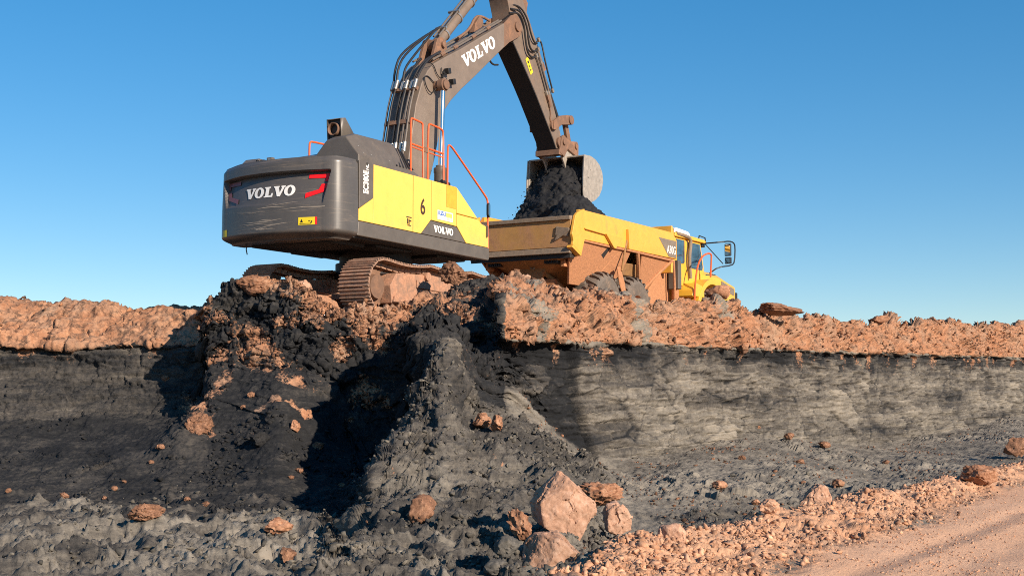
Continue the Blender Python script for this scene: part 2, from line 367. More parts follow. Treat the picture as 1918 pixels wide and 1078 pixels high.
# cross-sections of the face, from the pit floor in front up to the bench behind
SECT = {
 -3000: [Zz(4,0),Zz(8,0),Zz(11,0),Zz(14,.1),Zz(15,.4),Zz(16,.8),Zz(17,1.2),Zz(18,1.4),Zz(18.5,2.0),Zz(19,2.6),Zz(19,2.7),Zz(19.4,3.2),Zz(20.2,3.6),Zz(22,3.2),Zz(40,3.1),Zz(500,3)],
 -500: [Zz(4,0),Zz(10.5,0),Zz(15,.05),Zz(19.5,.1),Zz(21.5,.45),Zz(23.3,.8),Zz(25,1.1),Zz(26,1.3),Zz(26.6,2.0),Zz(27,2.6),Zz(26.9,2.7),Zz(27.4,3.2),Zz(28.2,3.65),Zz(30.5,3.2),Zz(45,3.1),Zz(600,3)],
 0:   [Zz(4,0),Zz(10.5,0),Zz(15,.04),Zz(19.3,.06),Zz(21.5,.35),Zz(23.3,.68),Zz(25,.98),Pp(780,26.1),Pp(715,26.8),Pp(655,27.2),Pp(648,27.05),Pp(608,27.7),Pp(568,28.5),Zz(31,3.2),Zz(45,3.1),Zz(600,3)],
 150: [Zz(4,0),Zz(10.5,0),Zz(15,.04),Zz(19.3,.06),Zz(21.3,.4),Zz(23.1,.75),Zz(25,1.0),Pp(780,26.1),Pp(715,26.8),Pp(655,27.2),Pp(648,27.05),Pp(608,27.7),Pp(566,28.5),Zz(31,3.2),Zz(45,3.1),Zz(600,3)],
 250: [Zz(4,0),Zz(10.5,0),Zz(15,.04),Zz(19.0,.08),Pp(900,20.5),Pp(865,21.3),Zz(24.2,1.0),Pp(780,26.0),Pp(715,26.7),Pp(652,27.1),Pp(645,26.95),Pp(610,27.6),Pp(577,28.3),Zz(31,3.2),Zz(45,3.1),Zz(600,3)],
 330: [Zz(4,0),Zz(10.5,0),Zz(15,.04),Zz(18.8,.1),Pp(880,20.7),Pp(800,22.0),Zz(24.0,1.15),Pp(770,25.9),Pp(710,26.5),Pp(652,26.9),Pp(645,26.8),Pp(612,27.4),Pp(576,28.1),Zz(31,3.2),Zz(45,3.1),Zz(600,3)],
 382: [Zz(4,0),Zz(10.5,0),Zz(15,.04),Zz(18.7,.1),Pp(880,20.7),Pp(755,22.7),Zz(24.0,1.5),Pp(745,25.8),Pp(700,26.3),Pp(650,26.7),Pp(643,26.6),Pp(612,27.2),Pp(580,28.0),Zz(31,3.2),Zz(45,3.1),Zz(600,3)],
 396: [Zz(4,0),Zz(10.5,0),Zz(15,.04),Zz(18.7,.1),Pp(880,20.7),Pp(760,22.5),Pp(700,23.3),Pp(675,23.7),Pp(645,23.85),Pp(615,23.95),Pp(605,24.0),Pp(588,24.1),Pp(569,24.4),Zz(25.6,3.15),Zz(45,3.1),Zz(600,3)],
 430: [Zz(4,0),Zz(10.5,0),Zz(15,.04),Zz(18.7,.1),Pp(880,20.7),Pp(770,22.3),Pp(705,23.2),Pp(668,23.6),Pp(635,23.8),Pp(605,23.95),Pp(595,24.0),Pp(568,24.2),Pp(540,24.7),Zz(26,3.15),Zz(45,3.1),Zz(600,3)],
 470: [Zz(4,0),Zz(10.5,0),Zz(15,.04),Zz(18.6,.1),Pp(885,20.4),Pp(785,21.9),Pp(715,22.9),Pp(672,23.4),Pp(636,23.65),Pp(600,23.85),Pp(585,23.95),Pp(552,24.2),Pp(521,24.5),Zz(25.8,3.1),Zz(45,3.1),Zz(600,3)],
 525: [Zz(4,0),Zz(10.5,0),Zz(15,.04),Zz(18.5,.1),Pp(890,20.1),Pp(800,21.4),Pp(730,22.4),Pp(680,23.0),Pp(640,23.35),Pp(605,23.6),Pp(590,23.7),Pp(556,23.9),Pp(527,24.2),Zz(25.4,3.1),Zz(45,3.1),Zz(600,3)],
 590: [Zz(4,0),Zz(10.5,0),Zz(15,.04),Zz(18.4,.08),Pp(905,20.4),Pp(830,21.7),Pp(752,22.5),Pp(697,22.9),Pp(650,23.15),Pp(615,23.35),Pp(605,23.4),Pp(583,23.5),Pp(566,23.7),Zz(24.6,3.1),Zz(45,3.1),Zz(600,3)],
 650: [Zz(4,0),Zz(10.5,0),Zz(13.3,.05),Zz(15.2,.1),Zz(17.6,.15),Zz(20.6,.35),Zz(22.6,.95),Zz(23.0,1.5),Zz(23.2,2.1),Pp(632,23.4),Pp(622,23.4),Pp(602,23.5),Pp(584,23.6),Zz(24.6,3.1),Zz(45,3.1),Zz(600,3)],
 672: [Zz(4,0),Zz(10.5,0),Zz(13.0,.06),Pp(976,14.7),Pp(950,15.7),Zz(18.0,.3),Zz(20.6,.4),Zz(22.5,.95),Zz(23.1,1.8),Pp(633,23.4),Pp(623,23.4),Pp(602,23.5),Pp(581,23.65),Zz(24.6,3.1),Zz(45,3.1),Zz(600,3)],
 695: [Zz(4,0),Zz(10.5,0),Zz(12.8,.08),Pp(985,14.3),Pp(940,15.6),Pp(893,16.2),Zz(18.8,.30),Zz(22.0,.7),Zz(23.0,1.7),Pp(634,23.4),Pp(624,23.4),Pp(602,23.5),Pp(579,23.7),Zz(24.6,3.1),Zz(45,3.1),Zz(600,3)],
 740: [Zz(4,0),Zz(10.5,0),Zz(12.6,.1),Pp(990,13.9),Pp(920,15.6),Pp(832,17.3),Zz(19.4,.45),Zz(21.9,.85),Zz(22.8,1.8),Pp(634,23.3),Pp(624,23.3),Pp(600,23.6),Pp(574,23.9),Zz(24.7,3.1),Zz(45,3.1),Zz(600,3)],
 768: [Zz(4,0),Zz(10.5,0),Zz(12.55,.1),Pp(992,13.9),Pp(905,15.9),Pp(795,17.9),Zz(19.5,.95),Zz(21.3,1.3),Zz(22.2,2.0),Zz(22.7,2.62),Pp(622,23.0),Pp(596,23.6),Pp(568,24.0),Zz(24.8,3.1),Zz(45,3.1),Zz(600,3)],
 792: [Zz(4,0),Zz(10.5,0),Zz(12.5,.1),Pp(995,13.9),Pp(890,16.3),Pp(757,18.4),Zz(19.2,1.85),Zz(20.0,2.3),Zz(20.6,2.62),Zz(21.4,2.78),Pp(616,22.6),Pp(592,23.6),Pp(562,24.1),Zz(25,3.1),Zz(45,3.1),Zz(600,3)],
 836: [Zz(4,0),Zz(10.5,0),Zz(12.5,.1),Pp(1000,13.9),Pp(870,16.6),Pp(655,19.7),Zz(20.2,2.5),Zz(20.7,2.68),Zz(21.2,2.8),Zz(21.9,2.85),Pp(606,22.4),Pp(588,23.3),Pp(552,24.3),Zz(25.3,3.1),Zz(45,3.1),Zz(600,3)],
 885: [Zz(4,0),Zz(10.5,0),Zz(12.5,.1),Pp(1000,14.0),Pp(880,17.0),Pp(785,19.6),Pp(740,20.3),Pp(700,20.65),Pp(678,20.8),Zz(22.1,2.5),Pp(622,22.2),Pp(588,22.9),Pp(533,25.0),Zz(26.3,3.2),Zz(45,3.1),Zz(600,3)],
 930: [Zz(4,0),Zz(10.5,0),Zz(12.5,.1),Pp(1000,14.2),Pp(885,17.2),Pp(790,20.0),Pp(755,20.7),Pp(715,21.0),Pp(672,21.15),Zz(22.2,2.55),Pp(620,22.3),Pp(585,22.5),Pp(521,25.5),Zz(26.8,3.2),Zz(45,3.1),Zz(600,3)],
 941: [Zz(4,0),Zz(10.5,0),Zz(12.5,.1),Pp(1000,14.2),Pp(885,17.3),Pp(795,20.1),Pp(755,20.85),Pp(715,21.2),Pp(672,21.35),Pp(646,21.6),Pp(629,21.0),Pp(572,21.5),Pp(521,25.5),Zz(26.8,3.2),Zz(45,3.1),Zz(600,3)],
 990: [Zz(4,0),Zz(10.5,0),Zz(12.5,.1),Pp(1000,14.3),Pp(890,17.5),Pp(815,20.2),Pp(785,21.2),Pp(755,21.8),Pp(700,21.95),Pp(648,22.1),Pp(632,21.6),Pp(578,22.0),Pp(532,25.6),Zz(26.8,3.2),Zz(45,3.1),Zz(600,3)],
 1060: [Zz(4,0),Zz(10.5,0),Zz(12.5,.1),Pp(1000,14.6),Pp(905,18.0),Pp(862,20.6),Pp(840,22.1),Pp(818,22.75),Pp(740,22.9),Pp(655,23.05),Pp(637,22.65),Pp(590,23.1),Pp(552,25.2),Zz(27,3.2),Zz(45,3.1),Zz(600,3)],
 1110: [Zz(4,0),Zz(10.5,0),Zz(12.5,.08),Zz(14.6,.0),Pp(930,18.0),Pp(885,21.4),Pp(868,22.8),Pp(852,23.3),Pp(750,23.6),Pp(655,23.8),Pp(638,23.5),Pp(592,24.0),Pp(546,25.5),Zz(27,3.2),Zz(45,3.1),Zz(600,3)],
 1190: [Zz(4,0),Zz(10.5,0),Zz(13,.05),Zz(15.5,-.05),Pp(930,19.2),Pp(900,21.4),Pp(882,23.0),Pp(864,24.4),Pp(755,24.8),Pp(655,25.1),Pp(640,24.85),Pp(598,25.3),Pp(563,26.0),Zz(27.5,3.1),Zz(45,3.1),Zz(600,3)],
 1290: [Zz(4,0),Zz(10.5,0),Zz(13,.05),Zz(16.5,-.05),Pp(920,20.4),Pp(880,22.8),Pp(858,25.0),Pp(840,26.6),Pp(745,26.9),Pp(658,27.1),Pp(645,26.9),Pp(605,27.3),Pp(563,28.0),Zz(29.6,3.1),Zz(45,3.1),Zz(600,3)],
 1345: [Zz(4,0),Zz(10.5,0),Zz(13,.05),Zz(17,-.05),Pp(910,21.2),Pp(875,23.7),Pp(848,26.2),Pp(827,27.9),Pp(740,28.1),Pp(660,28.3),Pp(648,28.15),Pp(608,28.5),Pp(569,29.2),Zz(31,3.1),Zz(45,3.1),Zz(600,3)],
 1405: [Zz(4,0),Zz(10.5,0),Zz(14,.05),Zz(18,-.05),Pp(900,21.9),Pp(870,24.5),Pp(838,27.4),Pp(817,29.1),Pp(735,29.4),Pp(662,29.6),Pp(650,29.4),Pp(615,30),Pp(585,30.8),Zz(32.4,3.1),Zz(48,3.1),Zz(600,3)],
 1500: [Zz(4,0),Zz(10.5,0),Zz(15,.05),Zz(19.5,-.05),Pp(885,24.0),Pp(860,27.0),Pp(840,29.6),Pp(822,31.6),Pp(740,31.9),Pp(664,32.1),Pp(653,31.9),Pp(620,32.5),Pp(593,33.3),Zz(35,3.15),Zz(50,3.1),Zz(600,3)],
 1650: [Zz(4,0),Zz(10.5,0),Zz(17,.05),Zz(22,0),Zz(26.5,.02),Zz(30.5,.1),Zz(33.8,.2),Pp(829,36.2),Pp(750,36.6),Pp(668,36.9),Pp(658,36.6),Pp(630,37.2),Pp(604,38.2),Zz(40,3.3),Zz(55,3.2),Zz(600,3)],
 1800: [Zz(4,0),Zz(10.5,0),Zz(19,.05),Zz(25,.02),Zz(30,.08),Zz(35,.2),Zz(39.5,.4),Pp(800,42.3),Pp(735,42.7),Pp(673,43),Pp(663,42.7),Pp(637,43.4),Pp(608,44.4),Zz(46.5,3.6),Zz(60,3.3),Zz(600,3)],
 1918: [Zz(4,0),Zz(10.5,0),Zz(20,.05),Zz(28,.08),Zz(34,.2),Zz(40,.4),Zz(45.5,.62),Pp(776,49.6),Pp(725,50),Pp(677,50.4),Pp(667,50.1),Pp(641,51),Pp(613,52),Zz(54,3.8),Zz(70,3.4),Zz(600,3)],
 2300: [Zz(4,0),Zz(10.5,0),Zz(24,.05),Zz(40,.1),Zz(55,.2),Zz(70,.4),Zz(85,.5),Zz(98,.8),Zz(98.6,2),Zz(99,3.1),Zz(98.8,3.2),Zz(100,3.9),Zz(102,4.5),Zz(105,3.9),Zz(120,3.5),Zz(700,3)],
 4200: [Zz(4,0),Zz(10.5,0),Zz(24,.05),Zz(40,.1),Zz(55,.2),Zz(70,.4),Zz(85,.5),Zz(98,.8),Zz(98.6,2),Zz(99,3.1),Zz(98.8,3.2),Zz(100,3.9),Zz(102,4.5),Zz(105,3.9),Zz(120,3.5),Zz(700,3)],
}
NSEG = [6, 112, 108, 92, 74, 56, 42, 60, 58, 12, 48, 54, 18, 10, 6]
for k_ in (-500, 0, 150, 250, 330, 382):      # the left-hand face stands a little nearer
    SECT[k_] = [e if j < 6 or j > 13 else (('p', e[1], e[2] - 1.35) if e[0] == 'p' else ('z', e[1] - (.7 if j == 6 else 1.35), e[2])) for j, e in enumerate(SECT[k_])]
keys = sorted(SECT)
ctrl = np.zeros((len(keys), 16, 3))
for i, k in enumerate(keys):
    for j, e in enumerate(SECT[k]):
        if e[0] == 'p': ctrl[i, j] = at(k, e[1], e[2])
        else:
            d = ray(k, HOR); ctrl[i, j] = (d[0] / d[1] * e[1], e[1], e[2])
cols = np.concatenate([np.linspace(-3000, -420, 22), np.linspace(-380, -45, 24), np.arange(-36, 1960, 2.45), np.linspace(1964, 2300, 40), np.linspace(2380, 4200, 14)])
rowp = np.concatenate([np.linspace(j, j + 1, n, endpoint=False) for j, n in enumerate(NSEG)] + [[15.0]])
def pchip(x, y, xi):
    """monotone cubic interpolation along axis 0"""
    h = np.diff(x).reshape(-1, *([1] * (y.ndim - 1))); d = np.diff(y, axis=0) / h
    m = np.zeros_like(y); m[0] = d[0]; m[-1] = d[-1]
    w1 = 2 * h[1:] + h[:-1]; w2 = h[1:] + 2 * h[:-1]
    with np.errstate(divide='ignore', invalid='ignore'):
        hm = (w1 + w2) / (w1 / d[:-1] + w2 / d[1:])
    m[1:-1] = np.where(d[:-1] * d[1:] > 0, hm, 0)
    i = np.clip(np.searchsorted(x, xi, side='right') - 1, 0, len(x) - 2)
    s = [1] * (y.ndim - 1); t = ((xi - x[i]) / (x[i + 1] - x[i])).reshape(-1, *s); hh = (x[i + 1] - x[i]).reshape(-1, *s)
    return ((1 + 2 * t) * (1 - t) ** 2 * y[i] + t * (1 - t) ** 2 * hh * m[i] + t * t * (3 - 2 * t) * y[i + 1] + t * t * (t - 1) * hh * m[i + 1])
kx = np.array(keys, float)
A1 = pchip(kx, ctrl, cols)                                   # columns
G = pchip(np.arange(16.0), A1.transpose(1, 0, 2), rowp).transpose(1, 0, 2)   # nc, nr, 3
NC, NR = G.shape[:2]
# ragged side walls: the sections shift a little to left and right with height
sh = 9 * vnoise(np.c_[rowp * 2.1, rowp * 0, rowp * 0], 3) + 6 * vnoise(np.c_[rowp * 6.3, rowp * 0, rowp * 0], 4) + 3 * vnoise(np.c_[rowp * 17., rowp * 0, rowp * 0], 5)
wm = sstep(300, 370, cols) * (1 - sstep(985, 1040, cols))
tanc = G[:, :, 0] / np.maximum(G[:, :, 1], .1)
for j in range(NR):
    if rowp[j] > 5.2 and rowp[j] < 13:
        src_ = cols + sh[j] * wm
        Yn = np.interp(src_, cols, G[:, j, 1]); Zn = np.interp(src_, cols, G[:, j, 2])
        G[:, j, 0] = tanc[:, j] * Yn; G[:, j, 1] = Yn; G[:, j, 2] = Zn
PXg = np.repeat(cols[:, None], NR, 1).ravel(); RWg = np.repeat(rowp[None], NC, 0).ravel()

def seg_dist(P, poly):
    """distance to a polyline in plan, signed positive on its right, and the arc position"""
    best = np.full(len(P), 1e9); sg = np.ones(len(P)); pos = np.zeros(len(P)); acc = 0
    for a, b in zip(poly[:-1], poly[1:]):
        a = np.array(a); b = np.array(b); d = b - a; L = np.hypot(*d)
        t = np.clip(((P - a) @ d) / L ** 2, 0, 1); q = a + t[:, None] * d
        dd = np.hypot(*(P - q).T); m = dd < best
        cr = d[0] * (P[:, 1] - a[1]) - d[1] * (P[:, 0] - a[0])
        best = np.where(m, dd, best); sg = np.where(m, np.where(cr < 0, 1, -1), sg); pos = np.where(m, acc + t * L, pos); acc += L
    return best * sg, pos
BERM = [(-.1, 8.0), (.25, 9.6), (.78, 11.3), (1.35, 12.9), (2.1, 13.95), (3.06, 15.4), (5.2, 18.8), (7.3, 22.0), (9.9, 25.6), (16, 33), (60, 80)]
# the normals of the unbroken sheet
def grid_normals(G):
    du = np.gradient(G, axis=0); dv = np.gradient(G, axis=1)
    n = np.cross(du, dv); n /= np.maximum(np.linalg.norm(n, axis=2, keepdims=True), 1e-9)
    return n
Pf = G.reshape(-1, 3).copy()
bd, bpos = seg_dist(Pf[:, :2], BERM)
near_w = 1.0 + 0.18 * np.exp(-((Pf[:, 1] - 13) / 6) ** 2) - 0.45 * sstep(16, 26, Pf[:, 1])
lowrow = 1 - sstep(3.2, 4.5, RWg)
bern = fbm(np.c_[Pf[:, :2] * 1.1, np.zeros(len(Pf))], 3, 5)
bh = np.where(bd > 0, np.exp(-(np.abs(bd) / (0.6 * near_w)) ** 2), np.exp(-(bd / 0.42) ** 2)) * (0.26 + 0.13 * bern) * lowrow
Pf[:, 2] += bh
G = Pf.reshape(NC, NR, 3)
Nn = grid_normals(G).reshape(-1, 3)
# masks by kind of ground
road_m = sstep(.78, 1.2, bd / near_w + .25 * bern) * lowrow
berm_m = np.exp(-(np.clip(bd, 0, None) / (.92 * near_w)) ** 4) * sstep(-0.45, -0.05, bd + .2 * bern) * lowrow * (1 - road_m)
wall_m = sstep(6.6, 7.1, RWg) * (1 - sstep(9.2, 9.8, RWg))
right_m = sstep(930, 960, PXg)
left_m = 1 - sstep(380, 398, PXg)
mid_m = np.clip(1 - right_m - left_m, 0, 1)
rag = fbm(Pf * np.array([1.6, 1.6, 2.5]), 4, 77, .6)
brown_r = sstep(9.6, 10.0, RWg)
fore_m = (1 - sstep(1.9, 3.7, RWg + 1.1 * rag)) * (1 - sstep(-.9, -.3, bd))
slope_m = np.clip(1 - wall_m - brown_r - fore_m - road_m - berm_m, 0, 1)
ridge_m = sstep(640, 720, PXg) * (1 - sstep(1090, 1180, PXg)) * sstep(2.2, 3.0, RWg) * (1 - sstep(5.2, 5.9, RWg))

wl_f1, wl_f2, wl_id = worley(np.c_[Pf[:, 0] * .75 + .3 * Pf[:, 1], Pf[:, 1] * .55, Pf[:, 2] * 1.1], 11)      # slabs of the face
lump1, lump2, lump_id = worley(Pf * np.array([5.2, 5.2, 6.4]) + 0.35 * fbm(Pf * 4, 2, 30)[:, None], 21)
big1, big2, big_id = worley(Pf * np.array([1.7, 1.7, 2.3]) + 0.4 * fbm(Pf * 2, 2, 31)[:, None], 23)
fb_big = fbm(Pf * .55, 4, 41)
fb_mid = fbm(Pf * 2.3, 4, 43)
fb_small = fbm(Pf * 8.5, 4, 45, 0.6)
rid = fbm(Pf * 1.5, 4, 47, 0.55, True)
rid2 = fbm(Pf * 5.0, 3, 49, 0.55, True)
strat = fbm(np.c_[Pf[:, 0] * .5, Pf[:, 1] * .5, Pf[:, 2] * 9], 3, 51, 0.6)
fcA, feA = facets(Pf * np.array([2.4, 2.4, 3.2]) + .5 * fb_mid[:, None], 201)
fcB, feB = facets(Pf * np.array([6.5, 6.5, 8.5]) + .5 * fb_small[:, None], 211)
fcC, feC = facets(Pf * 15.0, 221)
fcL, feL = facets(Pf * np.array([.85, .85, 1.5]) + .4 * fb_mid[:, None], 231)
broken = .20 * fcA + .085 * fcB + .036 * fcC
bedp = fbm(np.c_[Pf[:, 0] * .35, Pf[:, 1] * .35, Pf[:, 2] * 4.2], 4, 57, .55)
disp = 0.025 * fb_mid * (1 - .6 * wall_m) + 0.008 * fb_small
disp += wall_m * ((.10 + .25 * left_m) * broken + 0.10 * (wl_id - .5) * sstep(0.0, .05, wl_f2 - wl_f1) + 0.028 * strat + 0.04 * fb_big + 0.008 * fb_small - 0.035 * (1 - sstep(0, .03, wl_f2 - wl_f1)) + .035 * sstep(.1, .16, bedp) - .04 * (1 - sstep(.0, .05, np.abs(bedp + .2))))
crag = brown_r * (1 - sstep(13, 13.6, RWg))
disp += crag * (0.10 * rid + .26 * fcL * sstep(940, 1100, PXg) - .07 * (1 - sstep(0, .06, feL)) + .10 * fcL * (1 - sstep(940, 1100, PXg)) + (broken - .026 * fcC - .02 * fcB) * (.5 + .35 * sstep(380, 400, PXg)) + 0.03 * rid2 + (1 - left_m) * (- .05 * (1 - sstep(0, .08, feA)) - .025 * (1 - sstep(0, .1, feB))) + left_m * (.03 * fb_small + .10 * fb_mid - .35 * (broken - .026 * fcC)))
midrim = mid_m * sstep(6.4, 7.4, RWg) * (1 - sstep(13, 13.6, RWg))
disp += midrim * (1 - brown_r) * (0.12 * rid + .75 * broken - .06 * (1 - sstep(0, .07, feA)))
disp += slope_m * (0.07 * fb_big + 0.045 * fb_mid + 0.03 * np.clip(rid2, 0, 1) + 0.02 * fb_small + (.28 + .2 * right_m) * broken * sstep(-.1, .35, fb_big + .4 * fb_mid))
disp += ridge_m * (0.17 * rid + .42 * (broken - .03 * fcC) + 0.03 * (.5 - lump1) + 0.03 * rid2)
plough = fbm(np.c_[Pf[:, 0] * 1.3 + Pf[:, 1] * .9, Pf[:, 1] * 1.3 - Pf[:, 0] * .5, Pf[:, 2]] * 1.15, 4, 53, 0.55, True)
disp += fore_m * (0.24 * plough + (.26 + .24 * sstep(420, 760, PXg)) * (broken - .02 * fcC) + .03 * fb_small + 0.05 * (0.5 - lump1) * sstep(-.1, .3, fb_mid) + 0.02 * rid2 + 0.015 * fb_small)
disp += berm_m * (.22 * broken + 0.02 * (0.5 - lump1) + 0.06 * fb_mid + 0.03 * rid2 + .01 * fb_small)
disp += road_m * (-.028 * np.exp(-((bd - 1.75 + .12 * bern) / .17) ** 2) - .022 * np.exp(-((bd - 2.55 + .15 * bern) / .2) ** 2) + .012 * np.exp(-((bd - 2.1 + .12 * bern) / .12) ** 2) - .02 * np.exp(-((bd - 3.7 + .15 * bern) / .25) ** 2) - 0.018 * fb_mid - 0.004 * fb_small + 0.012 * fb_big)
# the long open joint in the face and the slab that stands proud of it
PYg = np.zeros(len(Pf))
rel = Pf - EYE; dep = rel[:, 1] * math.cos(PITCH) + rel[:, 2] * math.sin(PITCH); upc = -rel[:, 1] * math.sin(PITCH) + rel[:, 2] * math.cos(PITCH)
PYg = CY - upc / np.maximum(dep, .5) * FPX
jx = np.interp(PYg, [640, 655, 720, 780, 850, 880], [1062, 1065, 1073, 1088, 1112, 1125]) + 3 * fbm(np.c_[PYg * .03, PYg * 0, PYg * 0], 2, 61)
jm = sstep(6.2, 7.0, RWg) * (1 - sstep(9.0, 9.3, RWg))
disp += jm * (0.10 * sstep(0, 2.5, PXg - jx) * (1 - sstep(60, 230, PXg - jx)) - 0.12 * np.exp(-((PXg - jx + 3) / 3.2) ** 2))
# bedding: thin beds that break back by different amounts from block to block
zw = Pf[:, 2] * 6.2 + .9 * fbm(np.c_[Pf[:, :2] * .5, Pf[:, 2] * .8], 3, 63) + .25 * fb_mid
lay = np.floor(zw); lf = zw - lay
along = np.floor(Pf[:, 0] * .9 + Pf[:, 1] * .62 + 3.1 * _h(lay.astype(np.int64), lay.astype(np.int64) * 0, lay.astype(np.int64) * 0, 8) + .5 * fb_mid)
bedh = _h(lay.astype(np.int64), along.astype(np.int64), (lay * 0).astype(np.int64), 9) - .5
lay2 = np.floor(zw * 2.7 + .4 * fb_small)
bedh2 = _h(lay2.astype(np.int64), np.floor(Pf[:, 0] * 2.3 + Pf[:, 1] * 1.5 + .8 * fb_mid).astype(np.int64), (lay2 * 0).astype(np.int64), 10) - .5
disp += wall_m * (.11 * bedh * sstep(-.25, .2, fb_big + .5 * fb_mid) + .045 * bedh2 - .03 * (1 - sstep(0, .12, lf)))
fadeout = 1 - sstep(13.5, 14.2, RWg) * .8
Pd = Pf + Nn * (disp * fadeout)[:, None]
# horizontal bedding ledges on the right-hand face
G2 = Pd.reshape(NC, NR, 3)
N2 = grid_normals(G2).reshape(-1, 3)
# soil colour: red-brown / grey dust and painted shade / graded road
patch = fbm(Pf * np.array([.9, .9, 1.3]), 4, 71)
patch2 = fbm(Pf * 2.6, 3, 75)
brown = sstep(9.6, 10.0, RWg + .16 * rag - .05)
brown -= brown_r * right_m * 0.62 * sstep(.16, .34, patch + .35 * patch2) * (1 - sstep(12.6, 13.2, RWg)) * (PXg < 1420)
streak = fbm(np.c_[Pf[:, 0] * 2.6 + Pf[:, 1] * 1.4, Pf[:, 1] * .3, Pf[:, 2] * .55], 4, 83, .6)
brown = np.maximum(brown, wall_m * (.85 * sstep(.10, .42, streak + .10) * sstep(8.1, 9.3, RWg)))
brown = np.where((mid_m > .5) & (RWg > 6.2), .34 + 1.5 * (patch + .6 * patch2 - .27) + .62 * sstep(10.6, 12.2, RWg), brown)
brown = np.maximum(brown, sstep(.38, .5, patch + .4 * patch2) * slope_m * mid_m * .7)
def blob(px, py, rx, ry, rot=0.0):
    c, s = math.cos(rot), math.sin(rot); x = PXg - px; y = PYg - py
    return np.exp(-(((x * c + y * s) / rx) ** 2 + ((-x * s + y * c) / ry) ** 2) ** 1.5)
brown = np.where((PXg > 742) & (PXg < 936) & (RWg < 9.4) & (RWg > 3), np.minimum(brown, .12 + .3 * patch2), brown)
for bl in ((368, 772, 36, 30, 0), (415, 715, 48, 17, -.9), (480, 668, 14, 34, .2), (640, 655, 34, 26, -.8), (760, 590, 40, 16, 0), (470, 625, 38, 14, .1), (545, 606, 30, 12, 0)):
    brown = np.maximum(brown, blob(*bl) * .60 + .45 * patch2 * blob(*bl))
brown = np.where(lowrow > 0.2, np.maximum(brown * (1 - lowrow), np.clip(berm_m * 1.35 + road_m, 0, 1)), brown)
brown = np.where(RWg > 13.2, 1.0, brown)
bands = fbm(np.c_[Pf[:, 0] * .22, Pf[:, 1] * .22, Pf[:, 2] * 3.1], 3, 81)
dust_shade = 0.30 + 0 * brown
dust_shade = np.where(wall_m > .3, 0.52 + .32 * bands + .22 * (wl_id - .5) + .08 * patch2 + .07 * fcB + .26 * bedh * sstep(-.3, .3, fb_big + .6 * fb_mid) + .12 * bedh2 - .30 * (1 - sstep(0, .035, wl_f2 - wl_f1)) - .34 * (1 - sstep(0, .10, lf)) * sstep(-.1, .25, fb_mid + .4 * patch2) + .20 * sstep(.80, .97, lf) * sstep(-.1, .2, patch2) - .42 * sstep(8.55, 8.8, RWg + .3 * patch2) + .10 * sstep(1060, 1120, PXg), dust_shade)
lowright = right_m * (1 - wall_m)
dust_shade = dust_shade * (1 - lowright) + lowright * (0.80 + .2 * patch + .25 * (1 - sstep(2.5, 5, RWg)) * 0)
dust_shade = np.where((mid_m > .5) & (wall_m + slope_m > .5), 0.20 + .16 * patch, dust_shade)
dust_shade = np.where(left_m > .5, np.where(wall_m > .3, .36 + .35 * bands, .27 + .15 * patch), dust_shade)
dust_shade = dust_shade - .34 * wall_m * right_m * (1 - sstep(-1.5, 1.5, PXg - jx))  # dimmer grazing light left of the joint, painted into the soil colour
dust_shade = dust_shade * (1 - ridge_m) + ridge_m * (0.47 + .28 * patch + .3 * N2[:, 2] * .4)
dust_shade = dust_shade * (1 - fore_m) + fore_m * (0.69 + .35 * patch + .30 * patch2 - .10 * sstep(500, 800, PXg))
if 'QM_SKIP' not in globals():
    vid = np.arange(NC * NR).reshape(NC, NR)
    Fq = np.stack([vid[:-1, :-1], vid[1:, :-1], vid[1:, 1:], vid[:-1, 1:]], -1).reshape(-1, 4)
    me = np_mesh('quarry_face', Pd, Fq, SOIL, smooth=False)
    set_col(me, 'soil', np.c_[np.clip(np.where(brown > .97, 1.4, brown), -.2, 1.4), np.clip(dust_shade, -.2, 1.1), np.clip(road_m + .55 * berm_m, 0, 1)])
    qf = link('quarry_face', me)
    tag(qf, 'stepped pit face of black clay under red brown soil with bench and pit floor', 'terrain', kind='structure')
# the country around: a sheet to the horizon on every side
gx = np.array([-4000, -900, -200, -60, 0, 60, 200, 900, 4000.]); gv = np.array([[x, y, -0.35] for x in gx for y in gx])
gi = np.arange(81).reshape(9, 9); gf = np.stack([gi[:-1, :-1], gi[1:, :-1], gi[1:, 1:], gi[:-1, 1:]], -1).reshape(-1, 4)
me = np_mesh('ground', gv, gf, SOIL); set_col(me, 'soil', np.tile([1.0, .5, .7], (81, 1)))
tag(link('ground', me), 'bare brown ground around the pit', 'ground', kind='structure')
# ---------------------------------------------------------------- shared machine materials
M = {}
M['yellow'] = paint('loader_yellow', (0.80, 0.505, 0.095), 0.38, mud=0.10, mudcol=(0.55, 0.36, 0.14), mottle=0.06, bump=0.05, scale=1.6, lowz=(1.6, 2.5, 0.20))
M['grey'] = paint('machine_grey', (0.112, 0.094, 0.078), 0.42, mud=0.22, mudcol=(0.21, 0.16, 0.12), mottle=0.16, bump=0.08, scale=1.7)
M['cw'] = paint('scraped_grey', (0.086, 0.077, 0.070), 0.36, mud=0.10, mudcol=(0.24, 0.16, 0.11), mottle=0.12, bump=0.06, streak=0.22, scale=1.3, lowz=(1.3, 1.75, 0.22))
M['boom'] = paint('boom_grey', (0.185, 0.142, 0.110), 0.5, mud=0.16, mudcol=(0.27, 0.16, 0.10), mottle=0.16, bump=0.06, scale=1.2)
M['arm'] = paint('arm_grey', (0.175, 0.128, 0.095), 0.55, mud=0.34, mudcol=(0.30, 0.165, 0.10), mottle=0.18, bump=0.1, scale=1.6)
M['black'] = plain('black_plastic', (0.016, 0.015, 0.015), 0.5)
